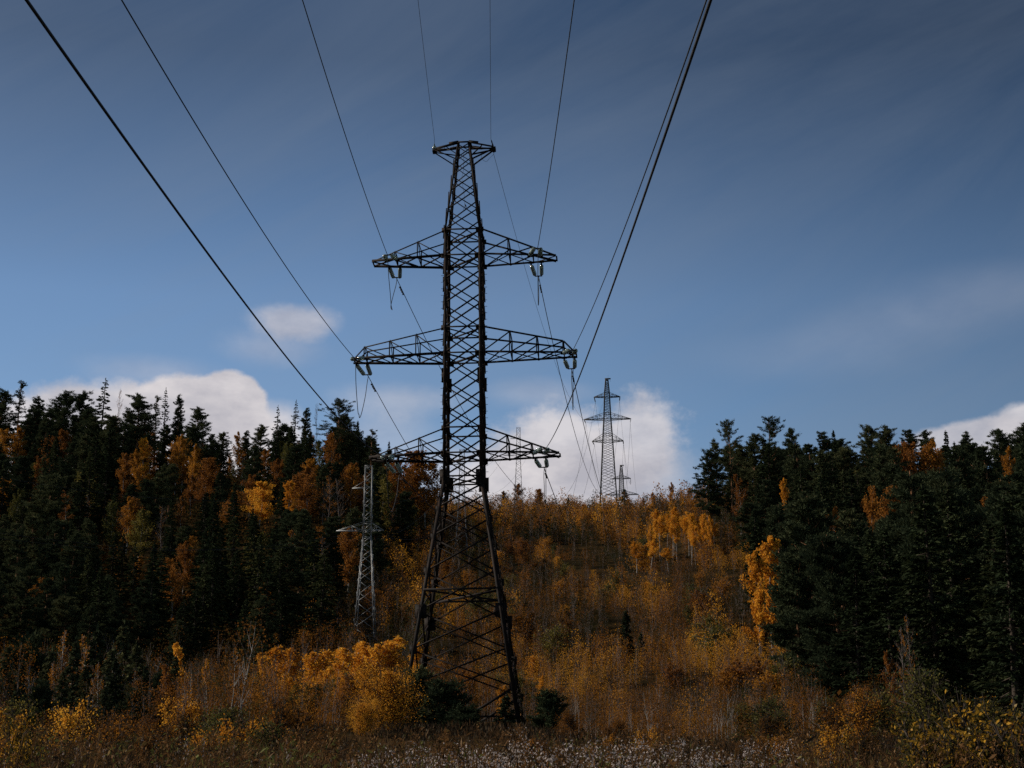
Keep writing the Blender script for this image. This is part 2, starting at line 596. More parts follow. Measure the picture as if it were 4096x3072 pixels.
# ---- conductors ----------------------------------------------------------
def near_curve(A, th, s, k, L):
    t = np.concatenate([np.linspace(0, 110, 90), np.linspace(110, L, 30)[1:]])
    return np.stack([A[0] - math.sin(th) * t, A[1] - math.cos(th) * t, A[2] - s * t + k * t * t], 1)


NEAR = {  # fitted: start pixel, plan angle, slope, curvature
    (3, -1): ((1545, 1832), -0.02854, 0.22827, 0.00045), (2, -1): ((1420, 1435), -0.00071, 0.20367, 0.00061),
    (1, -1): ((1549, 1018), -0.0056, 0.19328, 0.00063), (1, 1): ((2151, 990), -0.01187, 0.21824, 0.00067),
    (2, 1): ((2292, 1400), -0.01229, 0.21798, 0.00052), (3, 1): ((2183, 1794), -0.00235, 0.22455, 0.00038)}
NEAR_E = {-1: ((1738, 556), -0.01419, 0.18903, 0.00058), 1: ((1963.5, 556), -0.01063, 0.19956, 0.0006)}
FAR = {(1, -1): ((1587.5, 1116), (2381.6, 1609), 21), (2, -1): ((1473, 1505), (2344, 1696), 24.5), (1, 1): ((2155, 1110), (2478, 1604), 19.5),
       (2, 1): ((2287, 1479), (2521, 1690.6), 17), (3, 1): ((2177, 1873), (2494, 1777), 17.5), (3, -1): ((1598, 1897), (2378, 1781), 16.5)}
AN = {1: 'top', 2: 'middle', 3: 'lowest'}
SN = {-1: 'left', 1: 'right'}


def damper(parent, c, d):
    """two-weight vibration damper clamped below a cable"""
    mb = MB()
    d = d / np.linalg.norm(d)
    dn = np.array([0, 0, -1.0])
    mb.box(c + dn * .05, (.02, .03, .07))
    m0 = c + dn * .12
    mb.tube([m0 - d * .22, m0 + d * .22], .012, 5)
    for s in (-1, 1):
        mb.lathe(m0 + d * s * .14, d * s, [(0, .02), (.01, .05), (.14, .065), (.16, .03), (.165, .0)], 8)
    mb.obj('vibration_damper', M['fitting'], parent)


def insulator_mesh(n, pitch, r):
    mb = MB()
    pr = [(0.0, 0.02)]
    for i in range(n):
        z = .06 + i * pitch
        pr += [(z, r * .78), (z + .03, r * .94), (z + .06, r), (z + .095, r * .98), (z + .105, r * .78)]
    pr += [(.06 + n * pitch + .05, .018)]
    return pr


def strain_set(pts, end, label):
    """double string from two points on the arm to a yoke plate at end"""
    cen = (pts[0] + pts[1]) / 2
    root = empty('insulator_set', tuple(cen))
    tag(root, label, 'insulator', 'glass strain insulator sets on the big pylon')
    d = end - cen
    d /= np.linalg.norm(d)
    yk = end - d * .32
    side = pts[1] - pts[0]
    side -= d * (side @ d)
    side /= np.linalg.norm(side)
    for k, p in enumerate(pts):
        q = yk + side * (-.2 + .4 * k)
        dd = q - p
        l = np.linalg.norm(dd)
        dd /= l
        n = 13
        pr = insulator_mesh(n, .128, .132)
        tot = pr[-1][0]
        mb = MB()
        st = p + dd * max(.06, (l - tot) * .5) - cen
        mb.lathe(st, dd, pr, 14)
        mb.tube([p - cen, st + dd * .02], .022, 6, mi=1)
        mb.tube([st + dd * (tot - .03), q - cen], .022, 6, mi=1)
        o = mb.obj('insulator_string', [M['glass'], M['fitting']], root)
        o.data.polygons.foreach_set('use_smooth', np.ones(len(o.data.polygons), dtype=bool))
    mb = MB()
    mb.bar(yk - side * .24 - cen, yk + side * .24 - cen, .06, (0, 0, 1))
    mb.tube([yk - cen, end - cen], .03, 6)
    mb.obj('yoke_plate', M['fitting'], root)
    return yk


def catmull(pts, n=14):
    P = [np.asarray(p, float) for p in pts]
    P = [2 * P[0] - P[1]] + P + [2 * P[-1] - P[-2]]
    o = []
    for i in range(1, len(P) - 2):
        for t in np.linspace(0, 1, n, endpoint=False):
            a, b_, c, d = P[i - 1], P[i], P[i + 1], P[i + 2]
            o.append(.5 * ((2 * b_) + (c - a) * t + (2 * a - 5 * b_ + 4 * c - d) * t * t + (3 * b_ - a - 3 * c + d) * t ** 3))
    o.append(P[-2])
    return np.array(o)


def cable_obj(name, pts, r, label, cat, group, n=6):
    c = np.asarray(pts[0])
    mb = MB()
    mb.tube(np.asarray(pts) - c, r, n)
    o = mb.obj(name, M['wire'])
    o.location = tuple(c)
    o.data.polygons.foreach_set('use_smooth', np.ones(len(o.data.polygons), dtype=bool))
    tag(o, label, cat, group)
    return o


def far_curve(A, B, S, n=160):
    t = np.linspace(0, 1, n)[:, None]
    p = A + (B - A) * t
    p[:, 2] -= (4 * S * t * (1 - t))[:, 0]
    return p


ends_far = {}
for (k, s), (px, th, sl, kk) in NEAR.items():
    zb, zt_, L, posts, ph, xi = ARMS[k]
    A = atY(*px, TY - 3.4)
    crv = near_curve(A, th, sl, kk, 200)
    o = cable_obj('conductor', crv, .020, f'{AN[k]} {SN[s]} conductor running from the big pylon over the viewer to the upper edge', 'power line', 'conductors on the near span')
    bt = bots[(k, s)]
    pts = [tw(bt(min(xi + dx, L - .08), -1) + np.array([0, -.12, -.03])) for dx in (-.32, .32)]
    strain_set(pts, A, f'double green glass insulator set on the {SN[s]} end of the {AN[k]} crossarm, near side')
    pa, pb, S = FAR[(k, s)]
    A2 = atY(*pa, TY + 3.4)
    B = at(*pb, 477.0)
    crv2 = far_curve(A2, B, S)
    o2 = cable_obj('conductor', crv2, .024, f'{AN[k]} {SN[s]} conductor dipping from the big pylon to the pylon on the crest', 'power line', 'conductors on the hill span')
    dd = crv2[1] - crv2[0]
    dd /= np.linalg.norm(dd)
    for q in (1.6, 2.5):
        damper(o2, np.array(dd * q), dd)
    pts = [tw(bt(min(xi + dx, L - .08), 1) + np.array([0, .12, -.03])) for dx in (-.32, .32)]
    strain_set(pts, A2, f'double green glass insulator set on the {SN[s]} end of the {AN[k]} crossarm, far side')
    # jumper loop under the arm
    sag = {1: 2.75, 2: 3.05, 3: 2.7}[k]
    mid = (A + A2) / 2
    v = A2 - A
    w_ = random.uniform(-.12, .12)
    J = [A, A + v * .03 + np.array([.02, 0, -.35]), A + v * .1 + np.array([w_ * .5, 0, -sag * .45]), A + v * .22 + np.array([w_, 0, -sag * .82]), A + v * .3 + np.array([w_, 0, -sag * .99]),
         A + v * .36 + np.array([w_ * .8, 0, -sag * 1.0]), A + v * .42 + np.array([w_, 0, -sag * 1.05]), A + v * .6 + np.array([-w_, 0, -sag * .88]), A + v * .82 + np.array([-w_, 0, -sag * .5]),
         A + v * .96 + np.array([-.03, 0, -.5]), A2 + np.array([0, 0, -.02])]
    cable_obj('jumper_cable', catmull(J, 8), .022, f'slack jumper loop hanging under the {SN[s]} end of the {AN[k]} crossarm', 'cable', 'jumper loops on the big pylon')
# earth wires
for s in (-1, 1):
    px, th, sl, kk = NEAR_E[s]
    A = atY(*px, TY - 1.0)
    tip = tw(np.array([s * 1.86, -.2, Z_TOP - .3]))
    crv = near_curve(A, th, sl, kk, 200)
    o = cable_obj('earth_wire', np.concatenate([[tip], crv]), .011, f'thin {SN[s]} earth wire rising from the top of the big pylon to the upper edge', 'power line', 'earth wires on the near span')
    mb = MB()
    dv = A - tip
    mb.lathe(np.zeros(3) + dv * .1, dv, [(0, .02), (.05, .05), (.08, .12), (.12, .125), (.14, .05), (.2, .03), (.3, .045), (.42, .03), (.5, .0)] if s < 0 else [(0, .02), (.05, .05), (.2, .05), (.3, .03), (.4, .045), (.6, .02), (.7, .0)], 10)
    mb.obj('insulator_disc' if s < 0 else 'wire_clamp', M['glass'] if s < 0 else M['fitting'], o)
A2 = atY(1975, 617, TY + 1.0)
tip = tw(np.array([1.86, .2, Z_TOP - .3]))
o = cable_obj('earth_wire', np.concatenate([[tip], far_curve(A2, at(2433, 1500, 477.0), 15.5)]), .013, 'thin earth wire dipping from the pylon top to the crest pylon', 'power line', 'earth wires on the hill span')
mb = MB()
mb.lathe(np.zeros(3), A2 - tip, [(0, .02), (.05, .05), (.2, .05), (.3, .03), (.4, .05), (.6, .02), (.7, .0)], 10)
mb.obj('wire_clamp', M['fitting'], o)
# loose bonding leads up there
t1 = tw(np.array([1.86, .1, Z_TOP - .35]))
t2 = tw(np.array([1.1, .2, Z_TOP - .45]))
cable_obj('bonding_lead', catmull([A2, A2 + np.array([-.25, 0, -.25]), (A2 + t2) / 2 + np.array([-.1, 0, -.55]), t2 + np.array([0, 0, -.4]), t2], 8), .009, 'loose looped lead under the right end of the top beam', 'cable', 'loose leads at the pylon top')
t3 = tw(np.array([-1.7, 0, Z_TOP - .25]))
cable_obj('bonding_lead', catmull([t3, t3 + np.array([.35, 0, -.02]), t3 + np.array([.6, 0, .3]), t3 + np.array([1.0, 0, .33]), t3 + np.array([.95, 0, .1])], 8), .009, 'short curled lead above the left end of the top beam', 'cable', 'loose leads at the pylon top')
t4 = tw(np.array([-.05, -.1, Z_TOP - .4]))
o = cable_obj('hanging_rope', catmull([t4, t4 + np.array([.03, 0, -1.2]), t4 + np.array([-.06, 0, -1.9]), t4 + np.array([.08, 0, -3.0]), t4 + np.array([.12, 0, -3.6])], 8), .009, 'loose rope with a hook dangling inside the tapered pylon peak', 'rope', None)
mb = MB()
e = np.array([.12, 0, -3.6])
mb.tube([e, e + np.array([.06, 0, -.12]), e + np.array([.1, 0, -.25])], [.02, .045, .02], 6)
mb.tube([e + np.array([.03, 0, -.1]), e + np.array([-.1, 0, -.4])], .012, 5)
mb.obj('hook', M['fitting'], o)

# ---- far suspension pylons on the crest -----------------------------------


def susp_pylon(base, sc, yaw, label, wfoot=4.75):
    """lattice suspension pylon; sc scales all heights"""
    root = empty('lattice_pylon', tuple(base), yaw)
    tag(root, label, 'pylon', 'power line pylons')
    H = 36.6 * sc
    za = [31.75 * sc, 25.8 * sc, 20.0 * sc]
    zt = [za[0] + 1.05 * sc, za[1] + 1.55 * sc, za[2] + 1.75 * sc]
    pr = [(0, wfoot * sc), (za[2], 2.6 * sc), (za[1], 1.9 * sc), (zt[0], 1.3 * sc), (H, .62 * sc)]
    for sx in (-1, 1):
        for sy in (-1, 1):
            mb = MB()
            zs = [0, za[2], za[1], zt[0], H]
            for a, c in zip(zs[:-1], zs[1:]):
                mb.bar(corner(pr, a, sx, sy), corner(pr, c, sx, sy), .17 * sc, (sx, sy, 0))
            mb.obj('leg', M['farsteel'], root)
    lev = [.6]
    while lev[-1] < H - .5:
        w = lerp_w(pr, lev[-1])
        lev.append(lev[-1] + max(.62 * w * .72, .55))
    lev[-1] = H
    for f_ in range(4):
        mb = MB()
        brace_face(mb, pr, lev, f_, .085 * sc, False, horiz=(za[0], za[1], za[2], H, zt[0], zt[1], zt[2]))
        mb.obj('lattice_bracing', M['farsteel'], root)
    tips = {}
    for k, L in zip((0, 1, 2), (3.38 * sc, 6.05 * sc, 4.0 * sc)):
        for s in (-1, 1):
            mb = MB()
            np_ = (2, 4, 2)[k]
            wb = lerp_w(pr, za[k]) / 2
            posts = list(wb + (L - wb) * (np.arange(1, np_ + 1) / (np_ + 1)))
            crossarm(mb, pr, s, za[k], zt[k], L, posts, .14, .13 * sc, .07 * sc, False, None, .05)
            mb.obj('crossarm', M['farsteel'], root)
            tips[(k + 1, s)] = np.array([s * (L - .08), 0, za[k]])
    mb = MB()
    mb.box((.25 * sc, 0, H + .08), (.75 * sc, .3 * sc, .1))
    mb.tube([(.85 * sc, 0, H), (.85 * sc, 0, H - .8)], .03, 5)
    mb.obj('peak_cap', M['farsteel'], root)
    bpy.context.view_layer.update()
    W = np.array(root.matrix_world)
    return {k: W[:3, :3] @ v + W[:3, 3] for k, v in tips.items()}


pc = at(2430, 2035, 477.0)
pc_z = g1(pc[0], pc[1])
H_need = at(2428, 1497, 477.0)[2] - pc_z
FY = -math.radians(4.0)
tips = susp_pylon((at(2430, 1700, 477.0)[0], at(2430, 1700, 477.0)[1], pc_z - .2), H_need / 36.6, FY, 'dark lattice pylon standing on the crest against the white cloud')


def susp_string(top, bottom, label, group):
    root = MB()
    d = bottom - top
    l = np.linalg.norm(d)
    n = int((l - .5) / .17)
    pr_ = [(0, .02)]
    for i_ in range(n):
        z = .25 + i_ * .17
        pr_ += [(z, .04), (z + .04, .13), (z + .08, .14), (z + .1, .05)]
    pr_ += [(l, .05)]
    root.lathe(np.zeros(3), d, pr_, 8)
    o = root.obj('insulator_string', M['farsteel'])
    o.location = tuple(top)
    tag(o, label, 'insulator', group)


for (k, s), tp in tips.items():
    B = at(*FAR[(k, s)][1], 477.0)
    susp_string(tp, B, f'insulator string hanging from the {SN[s]} tip of the {AN[k]} crossarm of the crest pylon', 'insulator strings on the crest pylon')
p2 = at(2487, 1990, 668.0)
p2g = g1(p2[0], p2[1])
top2 = at(2481, 1853, 668.0)
sc2 = H_need / 36.6
tips2 = susp_pylon((p2[0], p2[1], top2[2] - 36.6 * sc2), sc2, math.radians(-5), 'small distant dark pylon peeking over the crest behind the crest pylon', 4.6)
for (k, s), tp in tips.items():
    B = at(*FAR[(k, s)][1], 477.0)
    E2 = tips2[(k, s)] - np.array([0, 0, 2.4])
    susp_string(tips2[(k, s)], E2, f'insulator string hanging from the {SN[s]} tip of the {AN[k]} crossarm of the distant pylon', 'insulator strings on the distant pylon')
    cable_obj('conductor', far_curve(B, E2, 5.5, 40), .024, f'{AN[k]} {SN[s]} conductor between the two pylons on the crest', 'power line', 'conductors beyond the crest', 5)


# ---- slim grey pylons of the second line ----------------------------------
def slim_pylon(base, H, arms_z, label, mat, yaw, wtop=.66, wfoot=1.95, single=True):
    root = empty('lattice_pylon', tuple(base), yaw)
    tag(root, label, 'pylon', 'slim pylons of the second line')
    pr = [(0, wfoot), (arms_z - .6, wtop + .08), (H, wtop)]
    for sx in (-1, 1):
        for sy in (-1, 1):
            mb = MB()
            for a, c in ((0, arms_z - .6), (arms_z - .6, H)):
                mb.bar(corner(pr, a, sx, sy), corner(pr, c, sx, sy), .07, (0, sy, 0), True)
            z = .8
            while z < H - 1:
                c = corner(pr, z, sx, sy)
                mb.box(c + np.array([sx * .05, 0, 0]), (.012, .05, .22))
                z += 1.25
            mb.obj('leg', mat, root)
    lev = [.2]
    while lev[-1] < H - .3:
        lev.append(lev[-1] + max(.62, min(1.2, lerp_w(pr, lev[-1]) * .72)))
    lev[-1] = H
    for f_ in range(4):
        mb = MB()
        brace_face(mb, pr, lev, f_, .036, False, single=True, horiz=(H, arms_z, arms_z + .75, arms_z - .7, H - 2.05))
        mb.obj('lattice_bracing', mat, root)
    tips_ = {}
    for s, L in ((-1, 2.95), (1, 1.55)):
        mb = MB()
        wb = lerp_w(pr, arms_z) / 2
        crossarm(mb, pr, s, arms_z, arms_z + .75, L, [wb + (L - wb) * .42], .04, .045, .02, False)
        mb.obj('crossarm', mat, root)
        tips_[s] = np.array([s * L, 0, arms_z])
    mb = MB()
    for sy in (-1, 1):
        mb.bar((.3, sy * wtop / 2, H - 2.05), (-1.55, sy * .05, H - 2.15), .05, (0, 0, 1))
    mb.bar((0, 0, H - 1.2), (-1.5, 0, H - 2.12), .03, (0, 1, 0))
    mb.obj('short_arm', mat, root)
    tips_[0] = np.array([-1.55, 0, H - 2.15])
    bpy.context.view_layer.update()
    W = np.array(root.matrix_world)
    return {k: W[:3, :3] @ v + W[:3, 3] for k, v in tips_.items()}


def place_slim(axis_px, top_y, zc, arm_y, label, mat, yaw, **kw):
    p = at(axis_px, (top_y + 2400) / 2, zc)
    z0 = g1(p[0], p[1]) - .2
    r = ray(axis_px, top_y)
    zt_ = r[2] * p[1] / r[1]
    r = ray(axis_px, arm_y)
    za = r[2] * p[1] / r[1]
    return slim_pylon((p[0], p[1], z0), zt_ - z0, za - z0, label, mat, yaw, **kw)


s1 = place_slim(1469, 1865, 165.0, 2122, 'slim bright grey galvanised pylon left of the big pylon', M['galv'], math.radians(-4))
s2 = place_slim(1846, 1799, 243.0, 1966, 'slim grey pylon seen through the lattice of the big pylon', M['galv_old'], math.radians(-4))
s3 = place_slim(2074, 1711, 330.0, 1822, 'slim pylon top right of the big pylon above the orange crest', M['galv_old'], math.radians(-4))
WN = {-1: 'outer left', 1: 'right', 0: 'upper left'}
for k in (-1, 0, 1):
    E = np.array([-58.0, 62.0, s1[k][2] - 9])
    cable_obj('conductor', far_curve(E, s1[k] + np.array([0, 0, -.5]), 5.5, 60), .012, f'thin {WN[k]} wire from the slim bright pylon across the dark left forest', 'power line', 'wires of the second line', 5)
    cable_obj('conductor', far_curve(s1[k] + np.array([0, 0, -.5]), s2[k] + np.array([0, 0, -.4]), 2.5, 40), .012, f'thin {WN[k]} wire from the slim bright pylon to the pylon behind the big lattice', 'power line', 'wires of the second line', 5)
    cable_obj('conductor', far_curve(s2[k] + np.array([0, 0, -.4]), s3[k] + np.array([0, 0, -.4]), 2.5, 40), .012, f'thin {WN[k]} wire from behind the big lattice up to the crest', 'power line', 'wires of the second line', 5)

# ------------------------------------------------------------------ tree prototypes


def rvec(n):
    v = rng.normal(size=(n, 3))
    return v / np.linalg.norm(v, axis=1)[:, None]


def trunk_line(H, bend, n=8, z0=-.4):
    z = np.linspace(z0, H, n)
    a = rng.uniform(0, 6.28)
    b = rng.uniform(0, 6.28)
    t = np.clip(z / H, 0, 1)
    return np.stack([bend * (np.cos(a) * t ** 1.5 + .3 * np.sin(5 * t + b)), bend * (np.sin(a) * t ** 1.5 + .3 * np.cos(4 * t + b)), z], 1)


def on_line(line, z):
    return np.array([np.interp(z, line[:, 2], line[:, 0]), np.interp(z, line[:, 2], line[:, 1]), z])


def spruce(H, R, low=.06, dens=1.0, gaps=.12, needle='spruce', q=1.0, sz=1.0):
    tk, cr = MB(), MB()
    ln = trunk_line(H, .15)
    tk.tube(ln, np.linspace(.012 * H + .04, .015, len(ln)), 6)
    z = low * H
    Ps, As, Ls, Ws, Ts = [], [], [], [], []
    wt = rng.uniform(.3, .6)
    while z < H * .985:
        f_ = (z - low * H) / (H - low * H)
        rad = R * (1 - f_) ** .85 * rng.uniform(.75, 1.12) * min(1, .6 + f_ * 6) + .12
        nb = int(rng.integers(5, 8))
        for _ in range(nb):
            if rng.random() < gaps:
                continue
            az = rng.uniform(0, 2 * math.pi)
            l = rad * rng.uniform(.65, 1.15)
            d = np.array([math.cos(az), math.sin(az), 0])
            s_ = np.array([-d[1], d[0], 0])
            droop = rng.uniform(.18, .42) * (1 - .7 * f_)
            p0 = on_line(ln, z)
            tip = p0 + d * l + np.array([0, 0, -droop * l])
            if l > .7:
                tk.tube([p0, p0 + d * l * .5 + np.array([0, 0, -droop * l * .6]), tip], [.035, .02, .008], 3)
            m = max(5, int(l / .30 * dens * 4.2))
            t = np.sqrt(rng.random(m)) * .97 + .05
            zc = -droop * l * (t ** .8) + .10 * l * np.clip(t - .75, 0, 1) * 2
            P = p0 + d * (t * l)[:, None] + np.array([0, 0, 1.0]) * zc[:, None]
            sd = rng.choice([-1, 1], m)
            sp = rng.uniform(.05, .42, m) * (1.15 - t) * min(1.0, .3 + l * .3)
            P = P + s_ * (sd * sp)[:, None] + np.array([0, 0, 1.0]) * (-sp * .35 + rng.normal(0, .05, m))[:, None]
            A = d * .9 + s_ * (sd * rng.uniform(.1, .9, m))[:, None] + np.array([0, 0, 1.0]) * rng.uniform(-.6, .1, m)[:, None]
            Ps.append(P)
            As.append(A)
            Ls.append(rng.uniform(.36, .68, m) * (.75 + .25 * min(l, 2)) * sz)
            Ws.append(rng.uniform(.15, .30, m) * sz)
            bt = rng.uniform(-.2, .2)
            Ts.append(np.clip(wt + bt + .25 * (t - .5) + rng.normal(0, .12, m), 0, 1))
        z += rng.uniform(.30, .5) * (1.1 - .5 * f_) * q
    P = np.concatenate(Ps)
    cr.leaves(P, np.concatenate(Ls), np.concatenate(Ws), np.concatenate(As), .3, np.concatenate(Ts), up=.35)
    n = 14                                             # leader
    cr.leaves(on_line(ln, H * .97) + np.stack([rng.normal(0, .05, n), rng.normal(0, .05, n), rng.uniform(-.5, .45, n)], 1), .3, .08, np.tile([0, 0, 1.0], (n, 1)), .5)
    return tk.mesh('spruce_trunk', M['bark_dark']), cr.mesh('spruce_crown', M[needle])


def pine(H, R, low=.35, nbr=34, flat=.55, per=46, needle='pine', bend=.5, top_round=1.0, big=1.0, sz=1.0, cone=0.0, vary=(.45, 1.2)):
    tk, cr = MB(), MB()
    ln = trunk_line(H, bend, 10)
    tk.tube(ln, np.linspace(.014 * H + .03, .03, len(ln)), 7)
    for b in range(nbr):
        f_ = (b + rng.random()) / nbr
        z = H * (low + (1 - low) * f_ ** .9) * .98
        shape = (math.sin(math.pi * min(1, .18 + .75 * f_)) ** .7) * top_round + .25 * (1 - top_round)
        shape = shape * (1 - cone) + cone * (.06 + .94 * (1 - f_) ** .8) * min(1.0, .45 + f_ * 4)
        l = R * shape * rng.uniform(*vary)
        if f_ > .93:
            l *= .5
        az = rng.uniform(0, 2 * math.pi)
        el = rng.uniform(-.15, .45) + .35 * f_
        d = np.array([math.cos(az) * math.cos(el), math.sin(az) * math.cos(el), math.sin(el)])
        p0 = on_line(ln, min(z, H * .97))
        pm = p0 + d * l * .55 + np.array([0, 0, -.05 * l])
        p1 = p0 + d * l + np.array([0, 0, .08 * l])
        tk.tube([p0, pm, p1], [.05, .032, .012], 4)
        nc = 2 + int(l / .5)
        for c in range(nc):
            t = 1 - c / (nc + .6) * rng.uniform(.7, 1)
            cen = p0 + (p1 - p0) * t + rng.normal(0, .14, 3) * (1 + .5 * l)
            rr = rng.uniform(.26, .62) * big * (1 - .45 * cone * f_)
            m = int(per * .62 * rr / .5)
            v = rvec(m) * (rng.random(m) ** .62)[:, None] * rr * 1.25
            v[:, 2] *= flat * .8
            v = v + (p1 - p0) / (l + .01) * (rng.normal(0, .45, m) * rr)[:, None]
            A = v / (np.linalg.norm(v, axis=1)[:, None] + 1e-6) + np.array([0, 0, .5])
            tt = rng.uniform(.25, .7)
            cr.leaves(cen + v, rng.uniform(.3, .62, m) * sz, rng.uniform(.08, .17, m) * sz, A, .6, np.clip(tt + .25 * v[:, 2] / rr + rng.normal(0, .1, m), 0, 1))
    return tk.mesh('pine_trunk', M['bark_pine']), cr.mesh('pine_crown', M[needle])


def broadleaf(H, R, low=.3, nbr=26, nleaf=2200, leaf=(.17, .12), mat='gold', stems=1, bend=.5, bark='bark_birch', bare=0.0, elong=1.0, el=(.5, 1.1), fill=.35, rag=0.0):
    """birch / aspen / bush: ascending branches with leaf clusters"""
    tk, cr = MB(), MB()
    per = max(3, int(nleaf / (nbr * stems)))
    for s in range(stems):
        hs = H * (1 if s == 0 else rng.uniform(.7, .97))
        ln = trunk_line(hs, bend * (1 if stems == 1 else 1.0 + .25 * R), 9)
        if stems > 1:
            ln[:, :2] += rng.normal(0, .12 * R, 2)
        tk.tube(ln, np.linspace(.010 * hs + .018, .01, len(ln)), 6)
        for b in range(nbr):
            f_ = (b + rng.random()) / nbr
            z = hs * (low + (1 - low) * f_) * .97
            sh = (math.sin(math.pi * (.24 + .72 * f_)) ** .75)
            l = R * sh * rng.uniform(.6 - rag, 1.15 + rag) / (1 if stems == 1 else 1.2)
            az = rng.uniform(0, 2 * math.pi)
            e = rng.uniform(*el)
            d = np.array([math.cos(az) * math.cos(e), math.sin(az) * math.cos(e), math.sin(e)])
            p0 = on_line(ln, z)
            p1 = p0 + d * l * 1.15 + np.array([0, 0, -.12 * l])
            pm = (p0 + p1) / 2 + np.array([0, 0, .07 * l])
            tk.tube([p0, pm, p1], [.022, .014, .006], 3)
            for _ in range(int(2 + 4 * bare * 2)):
                t = rng.uniform(.3, 1)
                q0 = p0 + (p1 - p0) * t
                tk.tube([q0, q0 + rvec(1)[0] * .25 * l + d * .3 * l + np.array([0, 0, .1])], [.009, .004], 3)
            if rng.random() < bare:
                continue
            m = int(per * rng.uniform(.5, 1.5))
            t = rng.uniform(fill * .5, 1.12, m)
            P = p0 + (p1 - p0) * t[:, None] + rvec(m) * (rng.random(m) ** .5)[:, None] * (.13 + .22 * l)
            P[:, 2] -= rng.uniform(0, .18, m) * l
            A = np.tile([0, 0, -.6], (m, 1))
            tt = rng.uniform(.15, .85)
            cr.leaves(P, rng.uniform(.75, 1.2, m) * leaf[0], rng.uniform(.75, 1.2, m) * leaf[1], A, 1.0, np.clip(tt + rng.normal(0, .2, m), 0, 1))
    return tk.mesh('birch_trunk', M[bark]), cr.mesh('birch_crown', M[mat])


def sapling_arrays(H, nleaf, leaf, stems, seedtint):
    """slender young birch as raw arrays (0 = stem, 1 = leaf)"""
    mb = MB()
    for s in range(stems):
        hs = H * (1 if s == 0 else rng.uniform(.6, .95))
        ln = trunk_line(hs, .22, 6, -.25)
        ln[:, :2] += rng.normal(0, .16 if s else .0, 2)
        mb.tube(ln, np.linspace(.019, .005, len(ln)), 3, mi=0)
        m = int(nleaf / stems)
        z = hs * (1 - rng.random(m) ** 1.05 * .93)
        f_ = z / hs
        rad = (.16 + .80 * np.sin(np.pi * np.clip(1.06 - f_, 0, 1) * .72)) * (H / 3.2) ** .6
        a = rng.uniform(0, 6.28, m)
        r = rad * np.sqrt(rng.random(m))
        k = rng.integers(0, 9, m) * .7                 # bunch leaves onto a few ascending twigs
        a = k + rng.normal(0, .35, m)
        P = np.stack([np.interp(z, ln[:, 2], ln[:, 0]) + np.cos(a) * r, np.interp(z, ln[:, 2], ln[:, 1]) + np.sin(a) * r, z + rng.normal(0, .1, m)], 1)
        mb.leaves(P, rng.uniform(.7, 1.25, m) * leaf, rng.uniform(.55, .95, m) * leaf, np.tile([0, 0, -.6], (m, 1)), 1.0,
                  np.clip(seedtint + rng.normal(0, .12, m), 0, 1), mi=1)
        for t_ in range(5):
            z0 = hs * rng.uniform(.25, .8)
            p0 = on_line(ln, z0)
            a0 = rng.uniform(0, 6.28)
            mb.tube([p0, p0 + np.array([math.cos(a0) * .35, math.sin(a0) * .35, .7]) * hs / 3.4], [.010, .004], 3, mi=0)
    return mb


def tree(name, proto, x, y, sc, label, cat, group=None, rz=None, sxy=1.0, dz=0.0):
    root = empty(name, (x, y, g1(x, y) - .05 + dz), rng.uniform(0, 6.28) if rz is None else rz, (sc * sxy, sc * sxy, sc))
    tag(root, label, cat, group)
    link('trunk', proto[0], root)
    link('crown', proto[1], root)
    return root


def tree_px(name, proto, H, px, py, Y, label, cat, group=None, rz=None, sxy=1.0):
    """plant at distance Y under image column px, tall enough to reach image row py"""
    p = atY(px, py, Y)
    h = p[2] - g1(p[0], Y)
    return tree(name, proto, p[0], Y, h / H, label, cat, group, rz, sxy)


SPR = [(spruce(13, r_, l_, d_, g_, sz=.8), 13) for r_, l_, d_, g_ in ((2.5, .03, 1.5, .06), (2.9, .03, 1.5, .1), (2.1, .04, 1.6, .06), (2.7, .06, 1.4, .15), (1.8, .04, 1.6, .08), (2.2, .05, 1.3, .25))]
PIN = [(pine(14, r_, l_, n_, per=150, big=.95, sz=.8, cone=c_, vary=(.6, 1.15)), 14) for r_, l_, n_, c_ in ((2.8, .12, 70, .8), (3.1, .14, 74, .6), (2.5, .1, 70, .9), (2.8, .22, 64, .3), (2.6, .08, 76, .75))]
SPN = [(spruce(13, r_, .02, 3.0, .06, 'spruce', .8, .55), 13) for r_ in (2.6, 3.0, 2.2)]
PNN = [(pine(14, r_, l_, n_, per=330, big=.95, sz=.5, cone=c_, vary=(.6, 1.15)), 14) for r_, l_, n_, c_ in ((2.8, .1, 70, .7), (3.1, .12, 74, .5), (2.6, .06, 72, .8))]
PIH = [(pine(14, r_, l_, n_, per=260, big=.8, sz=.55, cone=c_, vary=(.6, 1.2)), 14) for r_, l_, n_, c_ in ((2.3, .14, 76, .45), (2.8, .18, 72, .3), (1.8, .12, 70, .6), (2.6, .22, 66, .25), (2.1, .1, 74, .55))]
LAR = [(pine(15, 1.6, .25, 50, .45, 150, bend=.5, top_round=.6, big=.55, sz=.5, vary=(.3, 1.3)), 15), (spruce(15, 1.9, .15, 1.4, .28, 'pine', 1.25, .65), 15), (pine(15, 3.2, .3, 46, .4, 200, bend=1.0, big=.7, sz=.5, vary=(.4, 1.25)), 15)]
LFA = (.22, .17)
GLD = [(broadleaf(9, r_, l_, n_, m_, LFA, mat='gold'), 9) for r_, l_, n_, m_ in ((2.0, .2, 34, 4200), (2.5, .18, 38, 5200), (1.6, .22, 30, 3300))]
AMB = [(broadleaf(9, r_, l_, n_, m_, (.2, .155), mat='amber'), 9) for r_, l_, n_, m_ in ((2.0, .2, 36, 4200), (2.5, .18, 40, 5200), (1.6, .22, 32, 3300))]
